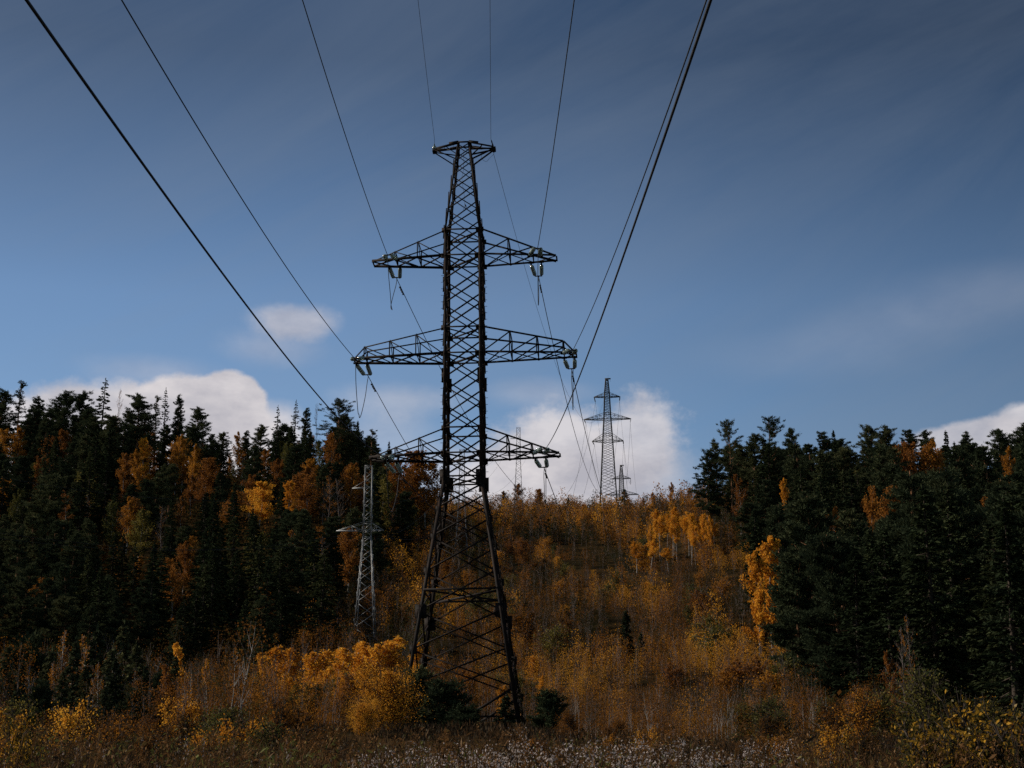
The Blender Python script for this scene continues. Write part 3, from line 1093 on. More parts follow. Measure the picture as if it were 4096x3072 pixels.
GLT = [(broadleaf(9, r_, .52, n_, m_, (.19, .15), mat='gold', bend=.35), 9) for r_, n_, m_ in ((1.5, 26, 2600), (1.8, 28, 3200), (1.2, 24, 2000))]
RUS = [(broadleaf(9, 2.1, .2, 34, 3800, LFA, mat='russet'), 9), (broadleaf(9, 2.6, .18, 36, 4600, LFA, mat='russet'), 9), (broadleaf(9, 1.7, .2, 30, 2600, LFA, mat='russet', bare=.2), 9)]
OLV = [(broadleaf(9, 2.3, .1, 38, 4800, LFA, mat='olive'), 9), (broadleaf(9, 1.8, .12, 34, 3600, LFA, mat='olive'), 9)]
BAR = [(broadleaf(9, 1.3, .3, 34, 700, mat='russet', bare=.7, bark='twig'), 9), (broadleaf(9, 1.6, .25, 36, 400, mat='russet', bare=.85, bark='twig'), 9)]
YSP = [(spruce(5, 1.25, .02, 2.6, .05, 'pine', .6, .6), 5), (spruce(5, 1.05, .03, 2.6, .08, 'pine', .6, .6), 5), (pine(5, 1.3, .03, 60, .9, 130, bend=.1, big=.65, sz=.7), 5)]
used = []


def pick(L):
    return L[int(rng.integers(len(L)))]


# ---- hand-placed trees that stand out ------------------------------------
hero_xy = []
hero_px = []


def H(name, L, i, px, py, Y, label, cat, sxy=1.0, group=None):
    pr_, h0 = L[i % len(L)]
    o = tree_px(name, pr_, h0, px, py, Y, label, cat, group, sxy=sxy)
    hero_xy.append((o.location.x, o.location.y))
    if name in ('birch_tree', 'bare_birch') and Y > 140:
        hero_px.append((px, py, Y))
    return o


# left skyline
H('larch_tree', LAR, 1, 420, 1508, 300, 'tallest pointed dark larch on the left skyline before the white cloud', 'tree', 1.25)
H('pine_tree', LAR, 0, 85, 1520, 300, 'small-topped pine rising near the left edge of the skyline', 'tree', .9)
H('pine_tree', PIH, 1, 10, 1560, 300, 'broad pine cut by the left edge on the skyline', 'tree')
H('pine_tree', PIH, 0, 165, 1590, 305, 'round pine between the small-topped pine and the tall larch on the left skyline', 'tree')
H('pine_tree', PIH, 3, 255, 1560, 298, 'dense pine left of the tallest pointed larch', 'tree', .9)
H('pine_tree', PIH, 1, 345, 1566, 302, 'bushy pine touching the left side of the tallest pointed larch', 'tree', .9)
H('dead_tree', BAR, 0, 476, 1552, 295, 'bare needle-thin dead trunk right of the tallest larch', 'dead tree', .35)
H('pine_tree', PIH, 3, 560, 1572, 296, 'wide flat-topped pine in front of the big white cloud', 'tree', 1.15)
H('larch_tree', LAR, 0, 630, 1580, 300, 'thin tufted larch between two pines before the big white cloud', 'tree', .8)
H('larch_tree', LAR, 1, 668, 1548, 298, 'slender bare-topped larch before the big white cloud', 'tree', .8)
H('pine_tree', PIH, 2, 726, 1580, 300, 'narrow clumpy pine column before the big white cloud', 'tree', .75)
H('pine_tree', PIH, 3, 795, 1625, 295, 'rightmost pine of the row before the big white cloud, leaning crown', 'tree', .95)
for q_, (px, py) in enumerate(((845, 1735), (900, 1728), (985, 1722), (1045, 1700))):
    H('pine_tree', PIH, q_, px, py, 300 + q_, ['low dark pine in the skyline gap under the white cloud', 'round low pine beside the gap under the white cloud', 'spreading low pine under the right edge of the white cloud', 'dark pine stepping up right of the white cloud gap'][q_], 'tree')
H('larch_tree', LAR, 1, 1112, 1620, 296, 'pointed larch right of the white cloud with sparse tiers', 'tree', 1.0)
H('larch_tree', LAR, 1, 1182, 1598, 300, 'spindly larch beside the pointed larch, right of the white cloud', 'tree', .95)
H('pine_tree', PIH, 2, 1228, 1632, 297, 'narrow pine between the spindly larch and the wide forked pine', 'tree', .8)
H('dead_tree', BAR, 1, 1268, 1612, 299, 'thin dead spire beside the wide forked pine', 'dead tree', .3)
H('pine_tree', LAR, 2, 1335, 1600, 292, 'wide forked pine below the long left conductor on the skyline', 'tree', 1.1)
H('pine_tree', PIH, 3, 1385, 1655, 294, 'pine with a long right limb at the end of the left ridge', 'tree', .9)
H('spruce_tree', SPR, 4, 1432, 1680, 290, 'slim pointed spruce near the right end of the left ridge', 'tree', .8)
H('pine_tree', LAR, 0, 1482, 1715, 288, 'ragged pine right of the slim pointed spruce on the left ridge', 'tree', 1.2)
H('spruce_tree', SPR, 2, 1558, 1765, 292, 'small lone spruce spike left of the lowest crossarm', 'tree', .7)
# right skyline
for q_, (px, py, i_, w_, lb) in enumerate((
        (2825, 1800, 1, .95, 'leftmost dark pine at the edge of the right forest'), (2868, 1755, 2, .8, 'dark pine second from the edge of the right forest'),
        (3010, 1738, 0, .9, 'dense pine between the bent pine and the broken-crowned pine'),
        (3170, 1712, 4, .8, 'pine right of the broken-crowned pine on the right skyline'), (3290, 1722, 0, .85, 'low round pine in the middle of the right skyline'),
        (3460, 1702, 1, .9, 'full pine left of the twin-topped pine on the right skyline'), (3535, 1706, 3, .9, 'twin-topped pine on the right skyline'),
        (3630, 1714, 0, .9, 'pine under the left tip of the right-hand cloud'), (3705, 1722, 4, .85, 'pine below the right-hand cloud left of the orange birches'),
        (3850, 1724, 2, .8, 'narrow pine below the right-hand cloud'), (3985, 1720, 1, .9, 'wide pine near the right edge below the cloud'),
        (4085, 1690, 3, 1.0, 'tall pine cut by the right edge of the picture'))):
    H('pine_tree', PIH, i_, px, py, 262 + 3 * (q_ % 3), lb, 'tree', w_)
H('pine_tree', LAR, 2, 2912, 1683, 264, 'bent sparse pine sticking up at the left of the right skyline', 'tree', .55)
H('pine_tree', LAR, 2, 3078, 1660, 266, 'tallest broken-crowned pine on the right skyline', 'tree', .7)
H('spruce_tree', SPR, 4, 3335, 1718, 262, 'small pointed spruce top on the right skyline', 'tree', .8)
H('spruce_tree', SPR, 2, 3780, 1722, 262, 'pointed spruce among pines below the right-hand cloud', 'tree', .8)
# autumn trees on the left hill
for lst, i_, px, py, Y, w_, lb in (
        (AMB, 2, 82, 1705, 285, .9, 'single yellow birch among dark pines near the left edge'),
        (GLD, 2, 585, 1745, 268, .85, 'tall orange-yellow birch column below the wide flat-topped pine'),
        (AMB, 2, 560, 1800, 255, .8, 'second narrow yellow birch just below the tall orange-yellow one'),
        (RUS, 0, 505, 1815, 258, .8, 'rusty round birch left of the yellow birch column'),
        (AMB, 2, 715, 1740, 266, .7, 'yellow-orange spike of birch below the narrow clumpy pine'),
        (AMB, 2, 775, 1780, 262, .7, 'small golden birch below the rightmost pine of the cloud row'),
        (RUS, 1, 825, 1840, 250, 1.0, 'broad rust-orange birch in the middle of the left hill'),
        (RUS, 0, 770, 1900, 240, .8, 'brownish birch left of the broad rust-orange one'),
        (RUS, 2, 730, 1985, 225, .8, 'small reddish birch above the olive trees on the left hill'),
        (GLD, 1, 1050, 1925, 235, 1.25, 'broadest golden birch clump on the left hill behind dark spruces'),
        (RUS, 0, 1000, 1900, 240, .9, 'russet birch at the left of the broadest golden clump'),
        (GLD, 2, 1165, 1915, 232, .9, 'bright orange-gold birch right of the dark pointed spruce'),
        (RUS, 1, 1235, 1900, 238, 1.1, 'big brown-orange birch left of the bare grey trees'),
        (RUS, 0, 1110, 1835, 262, .9, 'russet birch high on the left hill'),
        (RUS, 2, 970, 1800, 268, .9, 'thin russet birch under the skyline gap'),
        (AMB, 2, 960, 1725, 296, .8, 'golden tops showing in the skyline gap'),
        (RUS, 0, 1330, 1730, 285, .9, 'orange birch under the wide forked pine'),
        (AMB, 0, 1410, 1860, 260, .75, 'thin bright orange birch left of the slim grey pylon'),
        (RUS, 1, 1640, 1815, 285, 1.2, 'rounded orange tree ending the left ridge behind the lowest crossarm'),
        (AMB, 1, 1705, 1850, 288, 1.1, 'big orange dome of leaves at the right foot of the left ridge'),
        (RUS, 1, 1590, 1850, 280, 1.0, 'dark orange tree under the left end of the lowest crossarm'),
        (OLV, 0, 455, 2005, 215, .9, 'yellow-green tree in the dark middle of the left hill'),
        (OLV, 0, 570, 2040, 205, 1.2, 'wide olive tree below the yellow-green one'),
        (RUS, 2, 270, 1960, 222, .8, 'dull reddish birch beside the dark drooping spruce at far left')):
    H('birch_tree', lst, i_, px, py, Y, lb, 'tree', w_ * 1.15)
for q_, (px, py) in enumerate(((1318, 1905), (1362, 1912), (1290, 1950))):
    H('bare_birch', BAR, q_, px, py, 232 + q_ * 3, ['leafless grey birch nearest the thin orange birch', 'leafless grey birch just left of the slim grey pylon', 'leafless grey birch beside the big brown-orange birch'][q_], 'tree')
for q_, (px, py, i_, w_, lb) in enumerate(((1130, 1945, 1, .95, 'dark pointed spruce before the golden clump on the left hill'), (940, 1935, 0, .9, 'dark spruce left of the golden clump on the left hill'),
                                         (200, 1830, 3, .8, 'tall drooping dark spruce at far left'), (860, 1990, 1, .9, 'dark spruce below the rust-orange birch'),
                                         (690, 2000, 0, .9, 'dark green spruce right of the wide olive tree'), (1010, 2030, 1, .9, 'full dark spruce under the golden clump'),
                                         (340, 2080, 0, .9, 'dark spruce left of the wide olive tree'))):
    H('spruce_tree', SPR, i_, px, py, 200 if q_ > 2 else 215, lb, 'tree', w_)
# autumn trees on the right and in the corridor
for lst, i_, px, py, Y, w_, lb in (
        (GLD, 2, 3072, 2130, 152, .8, 'yellow birch pressed against the dark right forest edge, upper one'), (GLD, 2, 3022, 2205, 148, .8, 'yellow birch lower down against the dark right forest edge'),
        (GLT, 1, 2635, 2040, 240, 1.0, 'leftmost golden birch of the bright stand right of the clearing'), (GLT, 0, 2690, 2030, 243, 1.0, 'tall golden birch in the middle of the bright stand'),
        (GLT, 1, 2750, 2048, 241, 1.0, 'golden birch right of the middle of the bright stand'), (GLT, 0, 2810, 2055, 239, .9, 'golden birch at the right end of the bright stand'),
        (GLT, 2, 2545, 2165, 224, 1.5, 'small golden birch alone at the left foot of the bright stand'), (GLT, 0, 2605, 2160, 226, 1.6, 'golden birch lit at the foot of the bright stand'),
        (GLT, 0, 2670, 2190, 224, 1.6, 'orange-gold birch at the right foot of the bright stand'),
        (RUS, 1, 3660, 1775, 245, 1.0, 'orange birch crown near the top of the right forest'), (RUS, 0, 3720, 1770, 247, 1.0, 'rusty birch crown beside the orange one in the right forest'),
        (AMB, 2, 3745, 1755, 246, .8, 'small yellow crown at the top of the right forest'), (AMB, 2, 4025, 1785, 240, .8, 'small orange crown near the right edge'),
        (RUS, 2, 3330, 2030, 190, .9, 'reddish birch crown in the middle of the right forest'), (RUS, 1, 3590, 1960, 195, .8, 'brown-orange tapering tree in the right forest'),
        (RUS, 0, 3480, 1950, 200, .7, 'small brown-orange tree in the right forest'), (GLD, 2, 3130, 1905, 240, .5, 'tiny yellow crown among the right forest pines'),
        (RUS, 2, 2960, 1895, 245, .8, 'dull orange birch inside the right forest edge'),
        (RUS, 0, 2075, 1935, 415, 1.1, 'orange hump of birch on the crest below the slim right pylon'), (RUS, 1, 2150, 1960, 412, 1.1, 'orange birch right of the crest hump'),
        (RUS, 1, 2010, 1965, 410, 1.1, 'orange birch left of the crest hump')):
    H('birch_tree', lst, i_, px, py, Y, lb, 'tree', w_)
for q_, (px, py) in enumerate(((2610, 1968), (2650, 1958), (2685, 1930), (2722, 1950), (2760, 1950), (2790, 1955), (2575, 1990), (2540, 2000), (2840, 1985))):
    H('birch_tree', BAR if q_ % 2 else RUS, q_ % 2, px, py, 345 + q_ % 3 * 3, 'thin half-bare brown birch on the crest between crest pylon and right forest', 'tree', .75, 'half-bare birches on the crest')
for q_ in range(24):
    px, py, Y = rng.uniform(2590, 2860), rng.uniform(2040, 2120), rng.uniform(228, 256)
    H('birch_tree', (GLT, GLT, GLT)[q_ % 3], q_ % 3, px, py, Y, 'thin-trunked golden birch crowded in the bright stand right of the clearing', 'tree', rng.uniform(.6, .9), 'birches of the bright stand')
H('spruce_tree', YSP, 0, 2502, 1955, 446, 'dark little spruce at the foot of the crest pylon', 'tree', 1.2)
H('spruce_tree', YSP, 1, 2272, 1990, 405, 'dark little spruce left of the crest pylon on the crest', 'tree', 1.0)
H('spruce_tree', YSP, 1, 2500, 2440, 152, 'dark young spruce alone in the brown clearing', 'tree', 1.1)
H('spruce_tree', YSP, 0, 2560, 2530, 148, 'shorter dark young spruce right of the one in the clearing', 'tree', 1.0)
# young conifers at the foot of the big pylon
for q_, (px, py, Y, i_, w_, lb) in enumerate(((1790, 2735, 90, 2, 1.3, 'dark young pine before the left feet of the big pylon'), (1722, 2790, 88, 0, 1.6, 'bushy young pine left below the big pylon'),
                                            (1862, 2830, 84, 2, 1.6, 'small young pine under the middle of the big pylon'), (2015, 2780, 86, 0, 1.4, 'young pine between the feet left of the right leg'),
                                            (2195, 2775, 88, 2, 1.2, 'dark young pine just right of the right leg'), (1925, 2880, 80, 1, 1.5, 'tiny pine seedling between the feet'),
                                            (1650, 2690, 96, 2, 1.3, 'dark young pine at the far left foot'), (2210, 2830, 86, 0, 1.0, 'low young spruce right of the pylon foot'))):
    H('young_pine', YSP, i_, px, py, Y, lb, 'young tree', w_)
# young conifers bottom left
for q_, (px, py, Y, i_, w_) in enumerate(((30, 2580, 98, 0, 1.0), (85, 2640, 90, 1, .9), (205, 2600, 100, 0, .9), (300, 2560, 104, 1, .9), (380, 2520, 106, 0, 1.0), (440, 2590, 98, 0, 1.0),
                                        (510, 2500, 108, 1, 1.0), (560, 2580, 100, 0, 1.1), (650, 2700, 88, 2, 1.0), (1250, 2750, 86, 2, 1.1), (1150, 2800, 82, 2, .9), (700, 2620, 95, 1, .9), (130, 2560, 108, 2, 1.0), (250, 2680, 86, 0, 1.0), (345, 2660, 88, 1, 1.1), (470, 2640, 90, 0, 1.1), (590, 2660, 88, 1, 1.0), (160, 2740, 78, 2, 1.0), (420, 2740, 78, 0, 1.0), (60, 2760, 74, 1, 1.1), (530, 2770, 74, 2, 1.0), (810, 2740, 84, 0, 1.0), (1380, 2780, 84, 1, 1.0))):
    H('young_spruce', YSP, i_, px, py, Y, 'young dark conifer standing among birches in the shaded bottom left', 'young tree', w_, 'young conifers at bottom left')
# golden young birches bottom left and centre
for q_, (px, py, Y) in enumerate(((290, 2520, 110), (350, 2540, 106), (470, 2560, 104), (120, 2620, 96), (225, 2650, 92), (610, 2620, 98), (550, 2680, 88), (390, 2650, 92))):
    H('young_birch', [(broadleaf(4, .75, .1, 26, 1300, (.075, .06), mat='mixed', stems=2, bend=.3), 4)], 0, px, py, Y, 'thin brown-green birch among the dark young conifers at bottom left', 'young tree', .9, 'thin birches at bottom left')
GB = [(broadleaf(4, .9, .12, 30, 3200, (.11, .085), mat='gold', stems=2, bend=.3), 4), (broadleaf(4, .55, .15, 28, 2000, (.11, .085), mat='gold', bend=.25), 4)]
GO = [(broadleaf(4, .8, .1, 30, 2600, (.11, .085), mat='olive', stems=2, bend=.3), 4), (broadleaf(4, .8, .1, 30, 2600, (.11, .085), mat='russet', stems=2, bend=.3), 4)]
for q_, (px, py, Y, i_, w_, lb) in enumerate(((712, 2570, 112, 1, .9, 'bright golden young birch standing out before the dark left hollow'), (832, 2640, 106, 1, .7, 'narrow golden young birch before the dark hollow'),
                                            (1130, 2580, 116, 0, 1.5, 'golden young birch catching the sun left of the slim grey pylon'), (1050, 2610, 114, 1, 1.0, 'small orange-gold birch left of the sunlit one'),
                                            (1270, 2600, 118, 0, 1.5, 'golden birch at the left of the bright row before the slim grey pylon'), (1350, 2585, 120, 0, 1.5, 'golden birch second in the bright row before the slim grey pylon'),
                                            (1430, 2560, 122, 0, 1.5, 'tallest golden birch right at the base of the slim grey pylon'), (1510, 2570, 121, 0, 1.5, 'golden birch right of the slim grey pylon base'),
                                            (1590, 2550, 122, 0, 1.5, 'golden birch left of the big pylon left leg'), (1655, 2570, 118, 1, 1.1, 'golden birch behind the big pylon left leg'),
                                            (2010, 2740, 104, 0, .75, 'vivid yellow birch behind the right leg of the big pylon'), (2160, 2700, 104, 1, .9, 'orange-gold birch just right of the big pylon'))):
    H('young_birch', GB, i_, px, py, Y, lb, 'young tree', w_)
for q_ in range(26):
    px, Y = rng.uniform(680, 1420), rng.uniform(84, 112)
    H('young_birch', (GO[1], GO[1], GO[0], GB[0])[q_ % 4:q_ % 4 + 1], 0, px, rng.uniform(2640, 2770), Y, 'rusty or fading young birch in the thicket left of the large golden bush', 'young tree', rng.uniform(.9, 1.3), 'rusty birches left of the golden bush')
# the big golden bush and other shrubs
SHB = {}
SHB['bush'] = (broadleaf(2.9, 1.6, .03, 44, 12500, (.07, .055), mat='gold', stems=5, bend=.5, bark='bark_dark', el=(.2, 1.25), rag=.38), 2.9)
SHB['gold'] = (broadleaf(1.7, .8, .04, 28, 3300, (.06, .048), mat='gold', stems=4, bend=.3, bark='bark_dark', el=(.2, 1.25), rag=.38), 1.7)
SHB['olive'] = (broadleaf(1.7, .85, .04, 28, 3300, (.06, .048), mat='olive', stems=4, bend=.3, bark='bark_dark', el=(.2, 1.25), rag=.38), 1.7)
SHB['russet'] = (broadleaf(1.7, .85, .04, 28, 3300, (.06, .048), mat='russet', stems=4, bend=.3, bark='bark_dark', el=(.2, 1.25), rag=.38), 1.7)
SHB['big'] = (broadleaf(2.0, .8, .06, 16, 2100, (.085, .048), mat='bigleaf', stems=5, bend=.5, bark='bark_dark', el=(.6, 1.35), rag=.35), 2.0)
SHB['mix'] = (broadleaf(1.7, .8, .04, 28, 3300, (.058, .045), mat='mixed', stems=4, bend=.3, bark='bark_dark', el=(.2, 1.25), rag=.38), 1.7)


def S(key, px, py, Y, label, w_=1.0, group=None):
    o = tree_px('shrub', SHB[key][0], SHB[key][1], px, py, Y, label, 'shrub', group, sxy=w_)
    return o


S('bush', 1560, 2680, 66, 'large golden-orange bush before the left legs of the big pylon', 1.0)
S('bush', 1450, 2800, 62, 'lower golden bush at the left side of the large golden bush', .95)
S('gold', 850, 2890, 46, 'rounded golden shrub at bottom left of centre', 1.2)
S('gold', 1085, 2885, 47, 'rounded golden shrub left of the large golden bush', 1.25)
S('olive', 960, 2900, 50, 'dull green shrub between the two rounded golden shrubs', 1.1)
S('big', 3930, 2770, 24, 'tall leafy yellow-green shrub in the bottom right corner', 1.15)
S('big', 3790, 2850, 23, 'lower leafy shrub left of the tall one in the bottom right corner', 1.0)
S('big', 4080, 2800, 23.5, 'leafy shrub cut by the right edge at the bottom', 1.0)
S('gold', 3330, 2905, 37, 'yellow shrub before the right forest trunks', 1.1)
S('mix', 3440, 2930, 35, 'low mixed shrub right of the yellow one before the right forest', 1.1)
S('gold', 15, 2920, 26, 'yellow shrub cut by the left edge at the bottom', .8)
S('big', 110, 2885, 22, 'leafy green plant near the bottom left corner', .6)
S('mix', 450, 2895, 42, 'orange-speckled shrub at bottom left', 1.2)
S('mix', 640, 2900, 40, 'orange-speckled shrub right of the first at bottom left', 1.1)
S('mix', 1300, 2900, 52, 'speckled shrub left below the large golden bush', 1.1)
nsh = 0
SG = 'autumn shrubs along the bottom'
for Y in (31, 35, 39, 43, 47, 51, 56, 62, 68, 74, 80):
    hw = .305 * Y
    x = -hw
    while x < hw:
        xx, yy = x + rng.uniform(-.6, .6), Y + rng.uniform(-2.5, 2.5)
        px_c = 2048 + xx / (yy * .983) * FP * .99
        if not (1650 < px_c < 2250 and yy > 70) and not (1300 < px_c < 1760 and yy < 66) and rng.random() < (.8 if not 1250 < px_c < 2900 else .42) * (1 if yy > 40 or not 1250 < px_c < 3000 else 0):
            v = math.sin(xx * .35 + 1) + rng.normal(0, .5)
            key = 'olive' if v < -.55 else ('mix' if v < .45 else ('russet' if rng.random() < .45 else 'gold'))
            o = tree('shrub', SHB[key][0], xx, yy, (rng.uniform(.35, .6) if 1150 < px_c < 2950 else (rng.uniform(.6, 1.15) if yy > 43 else rng.uniform(.32, .6))), {'olive': 'dull green low shrub in the belt behind the dry weeds', 'mix': 'speckled green and orange low shrub in the belt behind the dry weeds',
                     'russet': 'russet low shrub in the belt behind the dry weeds', 'gold': 'golden low shrub in the belt behind the dry weeds'}[key], 'shrub', SG)
            nsh += 1
        x += rng.uniform(1.5, 2.6)

# ---- the two forests ------------------------------------------------------
counts = {'spruce': 0, 'pine': 0, 'birch': 0}


def edge_r(Y):
    return float(np.interp(Y, [66, 110, 170, 230, 300, 400], [15, 19.3, 25, 30.5, 34.5, 40]))


def edge_l(Y):
    return float(np.interp(Y, [110, 150, 200, 260, 300, 340, 400], [-24, -17.5, -16, -14.5, -14.5, -22, -40]))


hx = np.array(hero_xy)


SKYL = ([0, 400, 560, 800, 835, 1050, 1130, 1350, 1500, 1600, 1800, 2700, 2785, 2850, 3000, 4096],
        [1610, 1600, 1610, 1690, 1765, 1755, 1690, 1680, 1750, 1840, 1900, 2000, 1880, 1790, 1762, 1745])


def cap_height(x, y, h):
    """keep a forest tree no taller than the crown line of its hill"""
    zc = y * CF[1] + (g1(x, y) + h) * CF[2]
    px = 2048 + FP * x / zc
    lim = float(np.interp(px, SKYL[0], SKYL[1])) + rng.uniform(-10, 50)
    for hp in hero_px:
        if hp[2] > y + 1 and abs(hp[0] - px) < 58:
            lim = max(lim, hp[1] + 120)
    if 1325 < px < 1570 and y < 162:
        lim = max(lim, 2560)
    r = ray(px, lim)
    top = r[2] * y / r[1]
    return min(h, top - g1(x, y))


def clear_of_heroes(x, y, d=2.2):
    dx = hx[:, 0] - x
    dy = hx[:, 1] - y
    # keep a little free space around and in front of the singled-out trees
    return not np.any((np.abs(dx) < d) & (dy > -1.5) & (dy < 13.0))


def forest(side):
    if side < 0:
        y0, y1, mar = 136, 318, 18
    else:
        y0, y1, mar = 66, 292, 3
    y = y0
    row = 0
    while y < y1:
        if side < 0:
            xa, xb = -(.305 * y + mar), edge_l(y)
        else:
            xa, xb = edge_r(y), .305 * y + mar
        step = (4.0 if y < 100 else 4.7) if (y < 120 and side > 0) else (4.9 if side < 0 else 5.3)
        x = xa + rng.uniform(0, step)
        while x < xb:
            xx, yy = x + rng.uniform(-1.4, 1.4), y + rng.uniform(-1.8, 1.8)
            edge = abs(xx - (xb if side < 0 else xa))
            if clear_of_heroes(xx, yy):
                n_ = math.sin(xx * .13 + yy * .07) + .8 * math.sin(xx * .05 - yy * .11 + 2) + rng.normal(0, .7)
                r_ = rng.random()
                if side < 0:
                    hsc = np.interp(yy, [136, 170, 230, 320], [.52, .64, .74, .80]) * rng.uniform(.75, 1.25)
                    pb = .24 + (.22 if yy > 200 else -.06) * (n_ > .0) + (.25 if edge < 6 and yy > 180 else 0)
                else:
                    hsc = np.interp(yy, [64, 100, 200, 300], [.92, .97, .97, .95]) * rng.uniform(.8, 1.2)
                    pb = .03 + .12 * (n_ > .9)
                if side > 0 and yy < 135:
                    pb = 0.0
                hsc = cap_height(xx, yy, hsc * 13.5) / 13.5
                if hsc * 13.5 < 3.2:
                    x += step * .6
                    continue
                if r_ < pb:
                    rr = rng.random()
                    lst = AMB if rr < (.25 if side < 0 else .15) else (RUS if rr < .62 else (OLV if rr < .85 else BAR))
                    pr_, h0 = pick(lst)
                    tree('birch_tree', pr_, xx, yy, hsc * rng.uniform(1.0, 1.25), 'autumn birch scattered among the dark conifers of the %s' % ('left hill' if side < 0 else 'right forest'), 'tree',
                         'birches among the conifers of the %s' % ('left hill' if side < 0 else 'right forest'))
                    counts['birch'] += 1
                else:
                    sp = n_ + rng.normal(0, .4) > (-.35 if yy < 230 else .1)
                    if counts['spruce'] > 284:
                        sp = False
                    if counts['pine'] > 245 and counts['spruce'] <= 284:
                        sp = True
                    lst = (SPN if sp else PNN) if (side > 0 and yy < 125) else (SPR if sp else PIN)
                    pr_, h0 = pick(lst)
                    tree('spruce_tree' if sp else 'pine_tree', pr_, xx, yy, hsc * (1.0 if sp else .98), ('dark %s in the dense forest of the %s' % ('spruce' if sp else 'pine', 'left hill' if side < 0 else 'right slope')), 'tree',
                         '%s of the %s' % ('spruces' if sp else 'pines', 'left hill' if side < 0 else 'right slope'), None, float(rng.uniform(1.1, 1.35)) if hsc < .75 else 1.1)
                    counts['spruce' if sp else 'pine'] += 1
            x += step * rng.uniform(.8, 1.25)
        y += step * .92
        row += 1


forest(-1)
forest(1)
for q_, (x, y) in enumerate(((-36, 68), (-40, 76), (-35, 84), (-42, 90), (-38, 97), (-45, 104), (-41, 111), (-46, 118), (-50, 98), (-49, 84), (-31, 60), (-34, 52), (-52, 112), (-47, 74))):
    sp = q_ % 2
    pr_, h0 = pick(SPR if sp else PIN)
    tree('spruce_tree' if sp else 'pine_tree', pr_, x, y, rng.uniform(.9, 1.1), 'tall conifer standing beyond the left edge of the picture and shading the bottom left', 'tree', 'conifers just beyond the left edge')
# tall thin birch trunks before the right forest
for q_, (px, py, Y, lb) in enumerate(((3590, 2500, 66, 'slim pale birch trunk at the front of the right forest, left one'), (3640, 2450, 67, 'slim pale birch trunk at the front of the right forest, middle one'), (3555, 2600, 68, 'short slim birch trunk left of the other two at the right forest front'))):
    pr_, h0 = BAR[0] if q_ < 2 else RUS[2]
    tree_px('bare_birch', pr_, h0, px, py, Y, lb, 'tree', None, sxy=.6)

# ---- young birches of the clearing ---------------------------------------
near_pts, far_pts = [], []
Y = 66.0
while Y < 470:
    st = 1.2 if Y < 120 else np.interp(Y, [120, 200, 300, 470], [1.25, 1.75, 2.4, 3.3])
    xa = -(.305 * Y + 1) if Y < 136 else edge_l(Y) - 1.0
    xb = edge_r(Y) + 1.5 if Y > 66 else .3 * Y
    if Y > 300:
        xa, xb = -.12 * Y, .16 * Y
    x = xa
    while x < xb:
        xx, yy = x + rng.uniform(-.8, .8), Y + rng.uniform(-.9, .9)
        if abs(xx - TX) > 3.0 or abs(yy - TY) > 3.6:
            pxc = 2048 + xx / (yy * .983) * FP * .99
            if yy < 99 and 1600 < pxc < 2260:
                x += st
                continue
            if yy < 104 and pxc < 720 and rng.random() < .85:
                x += st
                continue
            dn = math.sin(xx * .45 + 1.2 * math.sin(yy * .17)) + math.sin(yy * .38 + xx * .2 + 2)
            if dn < -.9 and rng.random() < .75:
                x += st
                continue
            if not (2.5 < xx < 26 and 215 < yy < 262 and rng.random() < .2):
                near_pts.append((xx, yy))
        x += st * rng.uniform(.75, 1.3)
    Y += st * 1.05
pts = np.array(near_pts)
pts = pts[np.argsort(pts[:, 1])]
vis = np.abs(pts[:, 0]) < .30 * pts[:, 1]
idx_vis = np.where(vis)[0]
IND = set(idx_vis[:262].tolist())
print('saplings', len(pts), 'shrubs', nsh, counts)
SAP = []
for q_ in range(8):
    mb = sapling_arrays(3.2, 560, .064, 1 + q_ % 3, (.1, .3, .5, .72, .9, .45, .6, .35)[q_])
    V, Q_, T_, I_ = mb.arrays()
    a, b_ = MB(), MB()
    s0 = np.unique(Q_[I_ == 0].ravel())
    # split stem and leaves into trunk and crown meshes
    def sub(mask):
        q = Q_[mask]
        u, inv = np.unique(q.ravel(), return_inverse=True)
        return V[u], inv.reshape(-1, 4), T_[u]
    v, q, t = sub(I_ == 0)
    tm = qmesh('sapling_trunk', v, q, [M['bark_birch'] if q_ % 4 == 1 else M['twig']])
    v, q, t = sub(I_ == 1)
    cm = qmesh('sapling_crown', v, q, [M['mixed']], None, t)
    SAP.append((tm, cm))
LOD = []
for lv, (nl, lf) in enumerate(((380, .072), (260, .11), (150, .17))):
    LOD.append([sapling_arrays(3.2, nl, lf, 2 + q_ % 3, 0.0).arrays() for q_ in range(6)])
TV, TQ, TT, TI, nn = [], [], [], [], 0


def hue(x, y):
    v = .38 + .28 * math.sin(x * .31 + y * .05 + .6) + .2 * math.sin(y * .11 - x * .12) + rng.normal(0, .23)
    if 122 < y < 160 and x > 4:
        v += .26
    if y > 330:
        v += .08
    if 200 < y < 290 and -6 < x < 16:
        v -= .2
    if y < 112:
        v -= .12
    if y < 112 and x < -12:
        v -= .12
    return v


